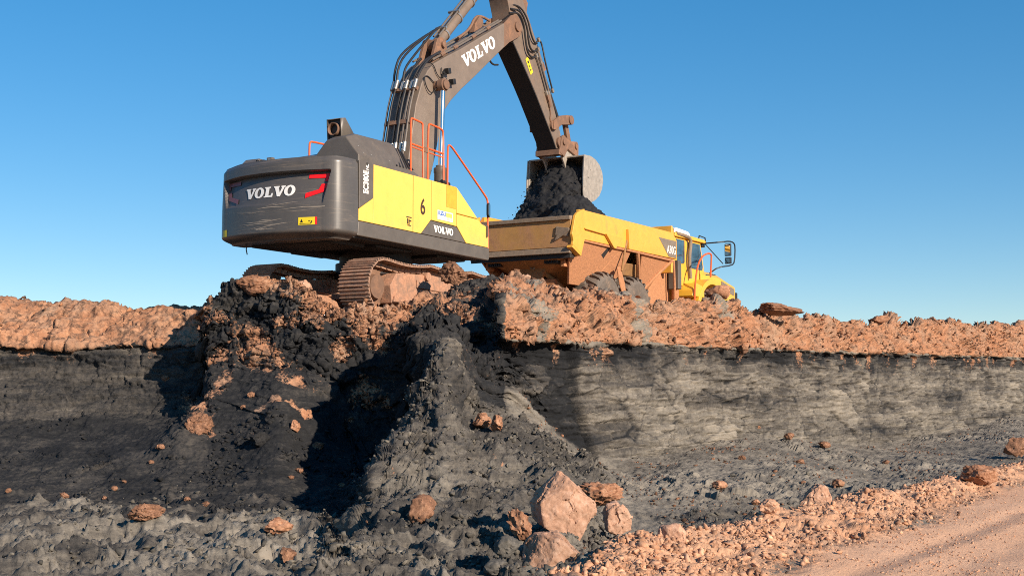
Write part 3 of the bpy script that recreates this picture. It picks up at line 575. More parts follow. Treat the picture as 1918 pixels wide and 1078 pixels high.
M['under'] = paint('dark_underside', (0.022, 0.019, 0.018), 0.7, mud=0.2, mudcol=(0.07, 0.042, 0.03), scale=2.5)  # near-black finish for undersides and other dark parts
M['orange'] = plain('orange_rail_paint', (0.74, 0.115, 0.028), 0.45, var=0.12)
M['white'] = plain('white_lettering', (0.80, 0.78, 0.74), 0.5, var=0.05)
M['red'] = plain('red_reflector', (0.78, 0.012, 0.012), 0.25, var=0.08)
M['faded'] = plain('faded_reflector', (0.22, 0.075, 0.075), 0.4, var=0.2)
M['label'] = plain('yellow_label', (0.78, 0.58, 0.02), 0.5, var=0.06)
M['brownprint'] = plain('dark_brown_print', (0.06, 0.03, 0.015), 0.5)
M['blue'] = plain('blue_label', (0.03, 0.13, 0.42), 0.45, var=0.05)
M['gold'] = plain('gold_label', (0.78, 0.58, 0.12), 0.45, var=0.05)
M['hose'] = plain('rubber_hose', (0.022, 0.020, 0.019), 0.42, var=0.3)
M['pipe'] = plain('painted_pipe', (0.14, 0.115, 0.095), 0.45)
M['ferrule'] = plain('steel_ferrule', (0.50, 0.46, 0.40), 0.35, 0.8)
M['chrome'] = plain('chrome_rod', (0.78, 0.76, 0.73), 0.16, 1.0, var=0.04)
M['rust'] = paint('rusty_steel', (0.17, 0.095, 0.06), 0.75, mud=0.45, mudcol=(0.34, 0.17, 0.095), scale=4, bump=0.3)
M['trackmud'] = paint('muddy_track_steel', (0.24, 0.15, 0.105), 0.85, mud=0.75, mudcol=(0.47, 0.24, 0.145), scale=4.5, bump=0.7)
M['shoe'] = paint('track_shoe_steel', (0.15, 0.11, 0.085), 0.7, mud=0.8, mudcol=(0.42, 0.235, 0.15), scale=5, bump=0.5)
M['bucket'] = paint('worn_bucket_steel', (0.40, 0.345, 0.285), 0.5, metal=0.3, mud=0.25, mudcol=(0.30, 0.25, 0.20), scale=3.5, mottle=0.25, bump=0.3)
M['bucket_in'] = paint('coal_stained_steel', (0.022, 0.021, 0.021), 0.8, mud=0.2, mudcol=(0.06, 0.05, 0.04), scale=4)
M['glass'] = None
mg, tg, bgs = new_mat('tinted_glass')
bgs.inputs['Base Color'].default_value = (0.03, 0.06, 0.09, 1); bgs.inputs['Roughness'].default_value = 0.05; bgs.inputs['Specular IOR Level'].default_value = 0.9
_n = noise_node(tg, 3.0, 4, 0.5); _r = ramp(tg.nodes, [(0.3, (0.02, 0.045, 0.07)), (0.7, (0.06, 0.12, 0.17))]); tg.links.new(_n.outputs['Fac'], _r.inputs[0]); tg.links.new(_r.outputs[0], bgs.inputs['Base Color'])
M['glass'] = mg
M['mirror'] = plain('mirror_glass', (0.55, 0.58, 0.6), 0.06, 1.0, var=0.03)

# ---------------------------------------------------------------- lettering
def glyph(ch):
    if ch == 'V': return [[(0,1),(.47,1),(.47,.87),(.405,.87),(.56,.36),(.70,.87),(.63,.87),(.63,1),(.98,1),(.98,.87),(.90,.87),(.62,0),(.37,0),(.085,.87),(0,.87)]], .90
    if ch == 'L': return [[(0,0),(.76,0),(.80,.37),(.655,.37),(.60,.15),(.41,.15),(.41,.87),(.52,.87),(.52,1),(0,1),(0,.87),(.11,.87),(.11,.13),(0,.13)]], .80
    if ch == 'O':
        n = 20; o = [(.45 + .45 * math.cos(2 * math.pi * i / n), .5 + .52 * math.sin(2 * math.pi * i / n)) for i in range(n)]
        k = [(.45 + .165 * math.cos(2 * math.pi * i / n), .5 + .36 * math.sin(2 * math.pi * i / n)) for i in range(n)]
        return [o, k], .94
def slab_word(word):
    """vertices and faces of a slab-serif word, unit height, and its width"""
    from mathutils.geometry import tessellate_polygon
    V, Fc, x = [], [], 0.0
    for ch in word:
        g, adv = glyph(ch)
        if len(g) == 2:
            n = len(g[0]); b = len(V)
            V += [(x + p[0], p[1]) for p in g[0]] + [(x + p[0], p[1]) for p in g[1]]
            Fc += [(b + i, b + (i + 1) % n, b + n + (i + 1) % n, b + n + i) for i in range(n)]
        else:
            b = len(V); V += [(x + p[0], p[1]) for p in g[0]]
            for t in tessellate_polygon([[Vector((p[0], p[1], 0)) for p in g[0]]]): Fc.append(tuple(b + i for i in t))
        x += adv
    w = x + .02
    return [(a / w, b) for a, b in V], Fc, w
def font_word(word, bold=0.02):
    cu = bpy.data.curves.new('word', 'FONT'); cu.body = word; cu.offset = bold; cu.resolution_u = 4
    ob = bpy.data.objects.new('word', cu); COL.objects.link(ob)
    dg = bpy.context.evaluated_depsgraph_get(); ev = ob.evaluated_get(dg); me = ev.to_mesh()
    V = [tuple(v.co[:2]) for v in me.vertices]; Fc = [tuple(p.vertices) for p in me.polygons]
    ev.to_mesh_clear(); bpy.data.objects.remove(ob); bpy.data.curves.remove(cu)
    xs = [v[0] for v in V]; ys = [v[1] for v in V]; x0, x1, y0, y1 = min(xs), max(xs), min(ys), max(ys)
    return [((a - x0) / (x1 - x0), (b - y0) / (y1 - y0)) for a, b in V], Fc, (x1 - x0) / (y1 - y0)
def decal(name, word, fmap, mat, parent):
    """a flat print: unit-square vertices mapped onto a surface"""
    V, Fc = word[0], word[1]
    me = bpy.data.meshes.new(name); me.from_pydata([fmap(u, v) for u, v in V], [], Fc); me.update(); me.materials.append(mat)
    return link(name, me, parent)
def quad_word(nu=1, nv=1):
    V = [(i / nu, j / nv) for j in range(nv + 1) for i in range(nu + 1)]
    return V, [(j * (nu + 1) + i, j * (nu + 1) + i + 1, (j + 1) * (nu + 1) + i + 1, (j + 1) * (nu + 1) + i) for j in range(nv) for i in range(nu)], 1
VOLVO = slab_word('VOLVO')

# ---------------------------------------------------------------- excavator
EXO = (-2.8276, 26.9867, 3.15); EXH = 30.0
ex = empty('excavator', EXO, R(90 - EXH))
tag(ex, 'yellow and grey tracked excavator numbered 6 tipping black soil from its bucket', 'excavator')
def ex_local(px, py, plane, val):
    h = R(EXH); f = np.array([math.sin(h), math.cos(h), 0]); l = np.array([-math.cos(h), math.sin(h), 0]); o = np.array(EXO)
    d = ray(px, py); a = l if plane == 'y' else f
    q = EYE + d * (((o - EYE) @ a + val) / (d @ a)) - o
    return (q @ f, q @ l, q[2])
# --- undercarriage
LOOP = []
def track_path():
    P = []
    for x in np.linspace(-2.25, 2.2, 40):   # top run, sagging between the carrier rollers
        sag = 0.055 * abs(math.sin(math.pi * (x + 2.2) / 1.5)); P.append((x, 0.99 - sag - 0.02 * (x + 2.2) / 4.4))
    for a in np.linspace(80, -80, 14): P.append((2.2 + 0.47 * math.cos(R(a)), 0.49 + 0.47 * math.sin(R(a))))
    for x in np.linspace(2.1, -2.15, 24): P.append((x, 0.03))
    for a in np.linspace(262, 98, 14): P.append((-2.25 + 0.49 * math.cos(R(a)), 0.51 + 0.48 * math.sin(R(a))))
    return np.array(P)
TP = track_path(); TPc = np.vstack([TP, TP[:1]]); TL = np.r_[0, np.cumsum(np.hypot(*np.diff(TPc, axis=0).T))]
NSH = int(round(TL[-1] / 0.192))
b = MB(); W = 0.68
b.box((0, 0, 0.012), (0.185, W, 0.022))
for gx in (-0.078, -0.005, 0.068): b.prism([(gx - .012, .02), (gx + .012, .02), (gx + .007, .058), (gx - .007, .058)], -W / 2, W / 2)
for sy in (-1, 1):
    b.prism([(-.11, -.015), (.11, 0.0), (.11, -.06), (.07, -.105), (-.06, -.105), (-.11, -.07)], sy * .10 - .03, sy * .10 + .03)
shoe_me = b.mesh('track_shoe', M['shoe'])
for sy in (1, -1):
    yc = .87 if sy > 0 else -1.525
    fr = MB()
    prof = [(-1.9, .22), (2.0, .22), (2.15, .45), (1.9, .66), (.9, .80), (-.6, .84), (-1.75, .80), (-1.95, .55)]
    fr.prism(prof, yc - .24, yc + .24)
    for s2 in (-1, 1):
        fr.prism([(-1.85, .36), (-.4, .30), (-.4, .26), (-1.9, .24)], yc + s2 * .24, yc + s2 * .29)
        fr.box((.35, yc + s2 * .26, .46), (.42, .05, .07))
        fr.box((-.55, yc + s2 * .255, .62), (1.1, .03, .16), Matrix.Rotation(R(2), 3, 'Y'))
    tf = fr.build('track_frame', M['trackmud'], ex, 0.02)
    for k in range(NSH):
        s = (k + .3) * TL[-1] / NSH
        x = np.interp(s, TL, TPc[:, 0]); z = np.interp(s, TL, TPc[:, 1])
        d = np.array([np.interp(s + .05, TL, TPc[:, 0], period=TL[-1]) - np.interp(s - .05, TL, TPc[:, 0], period=TL[-1]),
                      np.interp(s + .05, TL, TPc[:, 1], period=TL[-1]) - np.interp(s - .05, TL, TPc[:, 1], period=TL[-1])])
        o = link('track_shoe', shoe_me, tf)
        o.location = (x, yc, z); o.rotation_euler = (0, -math.atan2(d[1], d[0]), 0)
    for x in (-1.55, -1.05, -.55, -.05, .45, .95, 1.45):
        MB().lathe([(0, -.22), (.10, -.22), (.11, -.12), (.11, .12), (.10, .22), (0, .22)], (x, yc, .21), 'y', 18).build('roller', M['rust'], tf)
    for x in (-.75, .85):
        MB().lathe([(0, -.30), (.085, -.30), (.085, -.24), (.065, -.22), (.065, .22), (.085, .24), (.085, .30), (0, .30)], (x, yc, .80), 'y', 18).build('carrier_roller', M['trackmud'], tf)
    MB().lathe([(0, -.09), (.34, -.09), (.40, -.05), (.40, .05), (.34, .09), (0, .09)], (2.2, yc, .49), 'y', 28).build('idler', M['rust'], tf)
    sp = MB(); sp.lathe([(0, -.16), (.22, -.16), (.24, -.04), (.36, -.03), (.36, .03), (.24, .04), (.22, .16), (0, .16)], (-2.25, yc, .51), 'y', 28)
    for k in range(14):
        a = 2 * math.pi * k / 14; sp.box((-2.25 + .37 * math.cos(a), yc, .51 + .37 * math.sin(a)), (.07, .06, .07), Matrix.Rotation(-a, 3, 'Y'))
    sp.build('sprocket', M['rust'], tf)
b = MB(); b.prismz([(-.9, -1.3), (-.55, -.85), (-.55, .4), (-.9, .75), (.9, .75), (.55, .4), (.55, -.85), (.9, -1.3)], .50, .86)
b.box((-.1, -.33, .42), (2.9, .55, .12))
uf = b.build('undercarriage_frame', M['trackmud'], ex, 0.03)
MB().lathe([(0, .84), (.82, .84), (.82, 1.18), (.74, 1.18), (.74, 1.42), (0, 1.42)], (0, 0, 0), 'z', 40).build('slew_ring', M['under'], uf)
# --- upper structure
b = MB(); b.prismz([(-2.6, -1.38), (1.95, -1.38), (2.05, -1.2), (2.05, 1.38), (-2.6, 1.38)], 1.40, 1.60)
b.box((-2.2, 0, 1.37), (1.1, 1.9, .09)); b.box((-.9, .75, 1.375), (1.0, .7, .08)); b.box((-.9, -.8, 1.375), (1.2, .6, .06)); b.box((1.2, -.5, 1.375), (1.1, 1.2, .07))
dk = b.build('deck_frame', M['under'], ex, 0.02)
MB().tube([(-2.75, 1.05, 1.4), (-2.76, 1.06, 1.3), (-2.74, 1.05, 1.20)], .012, 6).build('drain_hose', M['hose'], dk)
b = MB(); b.box((-.88, -.05, 2.18), (3.3, 2.6, 1.18)); b.build('inner_bulkhead', M['black'], ex, 0.02)
# skirt below the doors
for sy in (-1, 1):
    b = MB(); b.prism([(-2.585, 1.44), (2.10, 1.385), (2.13, 1.42), (2.13, 1.655), (-2.555, 1.715)], sy * 1.47, sy * 1.36)
    b.build('side_skirt', M['grey'], ex, 0.02)
# right-hand side doors
def door(name, poly, y0=-1.47, th=0.06, mat='yellow', bev=0.012):
    return MB().prism(poly, y0, y0 + th).build(name, M[mat], ex, bev)
zt = lambda x: 2.835 - 0.012 * (x + 2.1)
zb = lambda x: 1.722 - 0.0135 * (x + 2.55)
door('side_panel', [(-2.555, zb(-2.5)), (-2.105, zb(-2.1)), (-2.105, 2.19), (-2.555, 1.935)])
d1 = door('side_door', [(-2.545, 1.95), (-2.11, 2.185), (-2.105, zt(-2.1)), (-2.555, 2.85)], mat='grey')
d2 = door('side_door', [(-2.095, zb(-2.1)), (-.785, zb(-.8)), (-.785, zt(-.8)), (-2.095, zt(-2.1))])
d3 = door('side_door', [(-.765, zb(-.8)), (-.50, zb(-.5)), (-.15, 2.005), (-.135, 2.005), (-.135, zt(-.15)), (-.765, zt(-.77))])
d4 = door('side_door', [(-.115, 2.005), (.81, 1.98), (.81, zt(.8)), (-.115, zt(-.1))])
d5 = door('badge_panel', [(-.48, zb(-.5)), (1.17, zb(1.2)), (.83, 1.96), (.80, 1.968), (-.12, 1.993), (-.15, 1.985)], mat='grey')
d6 = door('tank_cover', [(.83, 2.255), (1.66, 2.235), (.83, 2.79)])
d7 = door('step_cover', [(1.19, zb(1.2)), (2.09, zb(2.1)), (2.09, 2.09), (1.80, 2.15), (1.68, 2.22), (.83, 2.24), (.83, 1.985)])
b = MB(); b.prism([(.82, 1.7), (2.04, 1.68), (2.04, 2.07), (1.77, 2.12), (.82, 2.76)], -1.405, -.45); b.build('fuel_tank', M['yellow'], ex, 0.02)
b = MB(); b.prism([(1.0, 2.70), (1.74, 2.21), (1.77, 2.235), (1.03, 2.725)], -1.38, -.5); b.build('anti_slip_plate', M['grey'], ex)
for k in range(5):
    x = 1.1 + k * .13; z = 2.66 - k * .086
    MB().box((x, -.94, z + .005), (.02, .8, .02)).build('step_tread', M['black'], ex)
b = MB(); b.box((2.0, -1.50, 2.0), (.035, .04, .24)); b.build('latch', M['grey'], d7, 0.006)
for sx, dd in ((-2.32, d1),):
    b = MB(); b.box((sx, -1.475, 2.80), (.02, .01, .07)); b.build('hinge', M['black'], dd)
# walkway along the top of the doors
b = MB(); b.prism([(-2.55, 2.79), (.82, 2.75), (.82, 2.79), (-2.55, 2.83)], -1.42, -.4); b.build('walkway', M['grey'], ex)
# left side: low doors and cab (behind the engine hood)
b = MB(); b.prism([(-2.55, 1.72), (.1, 1.69), (.1, 2.75), (-2.55, 2.85)], 1.40, 1.47); b.build('side_door', M['yellow'], ex, 0.012)
b = MB(); b.prism([(.25, 1.62), (2.0, 1.62), (2.15, 2.0), (2.0, 2.75), (1.72, 3.28), (.30, 3.30)], .50, 1.46); cb = b.build('cab', M['grey'], ex, 0.05)
for y in (.492, 1.462):
    b = MB(); b.prism([(.40, 2.2), (1.05, 2.2), (1.05, 3.18), (.40, 3.18)], y, y + .006); b.build('window', M['glass'], cb)
    b = MB(); b.prism([(1.13, 1.95), (2.0, 2.05), (1.92, 2.72), (1.66, 3.18), (1.13, 3.18)], y, y + .006); b.build('window', M['glass'], cb)
MB().prismx([(.60, 2.15), (1.36, 2.15), (1.36, 3.15), (.60, 3.15)], .238, .25).build('window', M['glass'], cb)
# --- counterweight: curved shell with a tapering recess
def cw_plan():
    P = [(-2.575, -1.47), (-2.80, -1.47)]
    for t in np.linspace(0, 1, 14)[1:]:
        P.append(((1 - t) ** 2 * -2.80 + 2 * t * (1 - t) * -3.17 + t * t * -3.235, (1 - t) ** 2 * -1.47 + 2 * t * (1 - t) * -1.47 + t * t * -1.13))
    for y in np.linspace(-1.13, 0, 14)[1:]: P.append((-3.235 - .19 * (1 - (y / 1.13) ** 2), y))
    P = np.array(P); Q = P[:-1][::-1].copy(); Q[:, 1] *= -1
    return np.vstack([P, Q])
cwp = cw_plan(); cwl = np.r_[0, np.cumsum(np.hypot(*np.diff(cwp, axis=0).T))]
NS, NZ = 260, 104
ss = np.linspace(0, cwl[-1], NS); plx = np.interp(ss, cwl, cwp[:, 0]); ply = np.interp(ss, cwl, cwp[:, 1])
tx = np.gradient(plx); ty = np.gradient(ply); tl = np.hypot(tx, ty); nx, ny = ty / tl, -tx / tl       # pointing inwards
if nx[NS // 2] < 0: nx, ny = -nx, -ny
def cw_x(y): return float(np.interp(y, cwp[2:-2, 1], cwp[2:-2, 0]))
zz = np.linspace(1.36, 2.86, NZ)
V = np.zeros((NS, NZ, 3))
def cw_inset(z): return 0.20 * (1 - sstep(0, .17, z - 1.36)) ** 2 + 0.05 * sstep(2.74, 2.86, z) ** 2 + 0.02 * sstep(1.9, 2.86, z)
for j, z in enumerate(zz):
    top = z
    ins = cw_inset(z)
    # recess: full depth at the top, running out at the lower edge
    zl = 2.00 + 0.03 * ply; zh = 2.60
    side = sstep(0, .035, (1.17 + .24 * (z - 2.05)) - np.abs(ply))
    rec = side * sstep(zl, zl + .04, z) * (1 - sstep(zh - .03, zh + .005, z)) * (0.02 + 0.12 * (z - zl) / (zh - zl))
    V[:, j, 0] = plx + nx * (ins + rec); V[:, j, 1] = ply + ny * (ins + rec)
    V[:, j, 2] = z - 0.05 * sstep(.7, 1.47, ply) * sstep(2.3, 2.86, z)
vid = np.arange(NS * NZ).reshape(NS, NZ)
Fq = np.stack([vid[:-1, :-1], vid[1:, :-1], vid[1:, 1:], vid[:-1, 1:]], -1).reshape(-1, 4)
mb = MB(); mb.v = [tuple(p) for p in V.reshape(-1, 3)]; mb.f = [tuple(q) for q in Fq]
top = [int(i) for i in vid[:, -1]]; bot = [int(i) for i in vid[:, 0]]
mb.f += [tuple(top), tuple(bot[::-1])]
cw = mb.build('counterweight', M['cw'], ex, 0, 40)
def cw_surf(px, py, rec=True):
    x = -3.3
    for _ in range(12):
        q = ex_local(px, py, 'x', x); x = cw_x(q[1])
    return q[1], q[2]
def on_cw(quad, off=0.005, rec=True):
    """map the unit square onto the counterweight's curved face; quad = (y,z) of its corners bl, br, tr, tl"""
    def f(u, v):
        y = (1 - u) * (1 - v) * quad[0][0] + u * (1 - v) * quad[1][0] + u * v * quad[2][0] + (1 - u) * v * quad[3][0]
        z = (1 - u) * (1 - v) * quad[0][1] + u * (1 - v) * quad[1][1] + u * v * quad[2][1] + (1 - u) * v * quad[3][1]
        zl = 2.00 + 0.03 * y; d = 0
        if rec and abs(y) < 1.17 + .24 * (z - 2.05) and z > zl: d = 0.02 + 0.12 * (z - zl) / (2.60 - zl)
        return (cw_x(y) + cw_inset(z) + d - off, y, z)
    return f
def refine(word, n=3): return word
decal('lettering', VOLVO, on_cw([(.60, 2.155), (-.60, 2.155), (-.60, 2.355), (.60, 2.355)], .012), M['white'], cw)
for s_ in (1, -1):
    decal('reflector', ([(0, .45), (0, 1), (1, 1), (.92, 0), (.78, 0), (.82, .45)], [(0, 5, 2, 1), (5, 4, 3, 2)], 1), on_cw([(-.82 * s_, 2.40), (-1.22 * s_, 2.40), (-1.22 * s_, 2.54), (-.82 * s_, 2.54)], .012), M['red'] if s_ > 0 else M['faded'], cw)
    decal('reflector', ([(0, 0), (0, .36), (.60, .60), (.70, 1), (.98, 1), (.84, .42)], [(0, 1, 2, 5), (2, 3, 4, 5)], 1), on_cw([(-.80 * s_, 2.09), (-1.20 * s_, 2.09), (-1.20 * s_, 2.35), (-.80 * s_, 2.35)], .014), M['red'] if s_ > 0 else M['faded'], cw)
rs_ = np.random.RandomState(5); sv, sf = [], []
for k in range(24):     # long shallow scrapes
    if k < 16: y0_ = rs_.uniform(.05, .75); z0_ = rs_.uniform(1.52, 1.74); ln = rs_.uniform(.25, .65)
    else: y0_ = rs_.uniform(-.9, .9); z0_ = rs_.uniform(1.86, 2.02); ln = rs_.uniform(.3, 1.0)
    th_ = rs_.uniform(.002, .009); f_ = on_cw([(0, 0)] * 4, .004, False); n_ = 8
    for i in range(n_ + 1):
        yy = max(-1.2, y0_ - ln * i / n_); zc = z0_ + .03 * math.sin(i * .5 + k) * .4 + .02 * i / n_; w_ = th_ * math.sin(math.pi * (i + .3) / (n_ + .6))
        for e in (-1, 1): sv.append((cw_x(yy) + float(cw_inset(zc + e * w_)) - .004, yy, zc + e * w_))
        if i: q_ = len(sv); sf.append((q_ - 4, q_ - 3, q_ - 1, q_ - 2))
me = bpy.data.meshes.new('scrape_marks'); me.from_pydata(sv, [], sf); me.update(); me.materials.append(plain('bare_scraped_paint', (.30, .25, .20), .6)); so_ = link('scrape_marks', me, cw); so_['kind'] = 'stuff'
decal('warning_label', quad_word(4, 2), on_cw([(-.70, 1.595), (-1.02, 1.595), (-1.02, 1.735), (-.70, 1.735)], .006, False), M['label'], cw)
decal('label_edge', quad_word(1, 2), on_cw([(-1.02, 1.595), (-1.06, 1.595), (-1.06, 1.735), (-1.02, 1.735)], .006, False), M['red'], cw)
decal('warning_sign', ([(.12, .32), (.30, .32), (.21, .78), (.10, .12), (.80, .12), (.80, .20), (.10, .20), (.80, .12), (.86, .5), (.80, .52), (.74, .2), (.62, .44), (.74, .44), (.74, .52), (.62, .52)],
      [(0, 1, 2), (3, 4, 5, 6), (7, 8, 9, 10), (11, 12, 13, 14)], 1), on_cw([(-.70, 1.595), (-1.02, 1.595), (-1.02, 1.735), (-.70, 1.735)], .010, False), M['black'], cw)
decal('warning_label', quad_word(2, 2), on_cw([(1.24, 1.50), (1.12, 1.50), (1.12, 1.63), (1.24, 1.63)], .006, False), M['label'], cw)
# --- engine hood
def loft(sections, name, mat, bev=0.03, parent=ex):
    """sections: list of (x, [(y,z)...]) with equal counts"""
    n = len(sections[0][1]); mb = MB()
    for x, pl in sections: mb.v += [(x if not isinstance(x, (list, tuple)) else x[i], p[0], p[1]) for i, p in enumerate(pl)]
    for a in range(len(sections) - 1):
        for i in range(n): mb.f.append((a * n + i, a * n + (i + 1) % n, (a + 1) * n + (i + 1) % n, (a + 1) * n + i))
    mb.f.append(tuple(range(n))); mb.f.append(tuple(range((len(sections) - 1) * n, len(sections) * n)))
    return mb.build(name, M[mat], parent, bev)
hood = loft([(-2.52, [(-1.43, 2.80), (-1.43, 2.97), (-1.12, 3.34), (-.66, 3.30), (-.42, 3.05), (-.40, 2.80)]),
             (-2.30, [(-1.43, 2.80), (-1.43, 2.98), (-1.18, 3.42), (-.66, 3.40), (-.42, 3.10), (-.40, 2.80)]),
             (-1.25, [(-1.43, 2.79), (-1.43, 2.96), (-1.22, 3.42), (-.66, 3.42), (-.42, 3.10), (-.40, 2.80)]),
             (-.92, [(-1.43, 2.79), (-1.43, 2.93), (-1.22, 3.33), (-.66, 3.33), (-.42, 3.05), (-.40, 2.80)]),
             (-.52, [(-1.43, 2.78), (-1.43, 2.86), (-1.22, 2.95), (-.66, 2.95), (-.42, 2.90), (-.40, 2.78)])], 'engine_hood', 'grey', 0.03)
for k in range(6):
    x = -1.32 + k * .11
    t = min(1, max(0, (x + .92) / .4)); zt_ = 3.36 - .42 * t * 1.0; yb = -1.43; zb_ = 2.93
    mb = MB(); mb.add([(x, -1.445, 2.93), (x + .045, -1.445, 2.93), (x + .045, -1.24, zt_ - .02), (x, -1.24, zt_ - .02), (x, -1.40, 2.93), (x + .045, -1.40, 2.93), (x + .045, -1.19, zt_ - .02), (x, -1.19, zt_ - .02)],
                      [(0, 1, 2, 3), (7, 6, 5, 4), (0, 4, 5, 1), (3, 2, 6, 7), (0, 3, 7, 4), (1, 5, 6, 2)])
    mb.build('louvre', M['black'], hood)
for p in ((-2.4, -1.32, 3.15), (-2.45, -.75, 3.12), (-1.9, -1.31, 3.17), (-2.1, -1.40, 3.02), (-1.5, -1.40, 3.0), (-2.35, -1.40, 3.02)):
    MB().lathe([(0, .012), (.018, .008), (.02, 0)], (p[0], p[1], p[2]), 'z', 8).build('bolt', M['ferrule'], hood)
loft([(-2.55, [(-.45, 2.80), (-.45, 3.02), (1.30, 2.98), (1.40, 2.80)]), (-2.35, [(-.45, 2.80), (-.45, 3.10), (1.25, 3.04), (1.40, 2.80)]),
      (-.7, [(-.45, 2.80), (-.45, 3.12), (1.25, 3.06), (1.40, 2.80)])], 'engine_hood', 'grey', 0.03)
b = MB(); b.prism([(-2.55, 2.8), (-2.05, 2.8), (-2.05, 3.12), (-2.42, 3.13), (-2.55, 3.02)], 1.06, 1.42); b.build('air_intake', M['grey'], ex, 0.03)
# exhaust: square hood open to the rear with a round pipe in it
eb = MB(); cx_, cy_ = -1.95, -.62
eb.add([(-2.10, -.70, 3.38), (-2.10, -.36, 3.38), (-2.13, -.36, 3.80), (-2.13, -.70, 3.80), (-1.55, -.72, 3.38), (-1.55, -.34, 3.38), (-1.98, -.36, 3.83), (-1.98, -.70, 3.83)],
       [(0, 4, 7, 3), (1, 2, 6, 5), (3, 7, 6, 2), (4, 5, 6, 7)])
xo = eb.build('exhaust_cowl', M['grey'], ex); so = xo.modifiers.new('solid', 'SOLIDIFY'); so.thickness = .02
MB().box((-2.06, -.53, 3.59), (.02, .31, .39)).build('cowl_back', M['black'], xo)
eb = MB(); eb.lathe([(.115, -.07), (.125, -.07), (.125, .02), (.115, .02), (.10, .015), (.10, -.05), (.115, -.07)], (-2.09, -.53, 3.60), 'x', 24); eb.build('exhaust_pipe', M['rust'], xo)
# rear camera and lamp on the counterweight
b = MB(); b.box((-3.0, .55, 2.88), (.16, .30, .04)); b.box((-3.05, .40, 2.905), (.10, .10, .06)); b.tube([(-3.0, .62, 2.9), (-3.08, .56, 2.95), (-3.1, .44, 2.90), (-3.12, .36, 2.86)], .012, 6, 1); cm = b.build('rear_camera', M['black'], ex, 0.006)
b = MB(); b.box((-3.02, .26, 2.925), (.09, .13, .10)); lm = b.build('work_lamp', M['grey'], ex, 0.01)
MB().box((-3.067, .26, 2.925), (.006, .06, .05)).build('lens', M['ferrule'], lm)
# --- handrails
def rail(name, pts, r=0.021, mat='orange', parent=ex, sm=2): return MB().tube(pts, r, 8, sm).build(name, M[mat], parent)
y = -1.40
rail('handrail', [(-2.40, y, 2.83), (-2.42, y, 2.96), (-2.35, y, 2.965), (-.90, y, 2.925), (-.80, y, 2.92), (-.79, y, 2.80)], .022)
r1 = rail('handrail', [(-.77, y, 2.80), (-.77, y, 3.90), (-.765, y, 3.97), (-.69, y, 3.97), (-.46, y, 3.95), (-.37, y, 3.94), (-.35, y, 3.86), (-.33, y, 2.80)])
rail('rail_bar', [(-.77, y, 3.46), (-.34, y, 3.44)], .021, parent=r1, sm=0); rail('rail_bar', [(-.77, y, 3.40), (-.34, y, 3.38)], .014, parent=r1, sm=0)
r2 = rail('handrail', [(-.17, y, 2.80), (-.16, y, 3.86), (-.13, y, 3.97), (-.05, y, 3.97), (.27, y, 3.95), (.37, y, 3.93), (.40, y, 3.85), (.42, y, 2.78)])
rail('rail_bar', [(-.16, y, 3.46), (.41, y, 3.44)], .021, parent=r2, sm=0); rail('rail_bar', [(-.16, y, 3.38), (.41, y, 3.36)], .014, parent=r2, sm=0)
MB().box((-.24, y, 3.42), (.17, .03, .11)).build('rail_clamp', M['rust'], r2, 0.006)
y = -1.44
r3 = rail('handrail', [(.50, y, 2.78), (.51, y, 3.52), (.53, y, 3.64), (.62, y, 3.64), (.74, y, 3.58), (2.02, y, 2.77), (2.10, y, 2.70), (2.11, y, 2.60), (2.125, y, 1.60)])
rail('rail_bar', [(2.12, y, 2.13), (1.93, y + .02, 2.13)], .014, 'grey', r3, 0)
b = MB(); b.prism([(2.00, 2.36), (2.06, 2.30), (2.10, 2.36), (2.10, 2.58), (2.05, 2.63), (2.00, 2.58)], -1.52, -1.47); mr_ = b.build('mirror', M['black'], ex, 0.01)
MB().prism([(2.015, 2.37), (2.06, 2.325), (2.085, 2.37), (2.085, 2.57), (2.05, 2.61), (2.015, 2.57)], -1.524, -1.5205).build('mirror_glass', M['mirror'], mr_)
rail('handrail', [(-1.02, .95, 2.95), (-1.02, .95, 3.60), (-1.0, .95, 3.68), (-.9, .95, 3.70), (.1, .95, 3.72), (.15, .95, 3.65), (.15, .95, 2.9)])
b = MB(); b.box((.42, -1.30, 2.83), (.30, .16, .08)); b.cyl((.34, -1.40, 2.86), (.62, -1.40, 2.83), .045); b.build('work_lamp', M['black'], ex, 0.01)
# --- side lettering (right side looks out along -y: u runs with +x)
def on_side(x0, x1, z0, z1, slope=-0.013, y=-1.478):
    return lambda u, v: (x0 + (x1 - x0) * u, y, z0 + (z1 - z0) * v + slope * (x1 - x0) * u)
def on_side_up(x0, x1, z0, z1, y=-1.478):      # reading upwards
    return lambda u, v: (x0 + (x1 - x0) * (1 - v), y, z0 + (z1 - z0) * u)
decal('lettering', font_word('EC380E', .035), on_side_up(-2.44, -2.27, 2.25, 2.68), M['white'], d1)
decal('lettering', font_word('NL', .03), on_side_up(-2.36, -2.27, 2.70, 2.81), M['white'], d1)
decal('lettering', font_word('6', .015), on_side(-.53, -.365, 2.075, 2.405, 0), M['brownprint'], d3)
st = decal('sticker', quad_word(), on_side(.08, .66, 2.05, 2.24), M['white'], d4)
decal('sticker_field', quad_word(), on_side(.11, .38, 2.145, 2.225, y=-1.481), M['blue'], st)
decal('sticker_field', quad_word(), on_side(.39, .63, 2.13, 2.215, y=-1.481), M['gold'], st)
decal('lettering', font_word('EVE', .02), on_side(.15, .36, 2.16, 2.21, y=-1.483), M['white'], st)
for k in range(3): decal('sticker_line', quad_word(), on_side(.42, .62, 2.115 - k * .02, 2.122 - k * .02, y=-1.481), M['gold'], st)
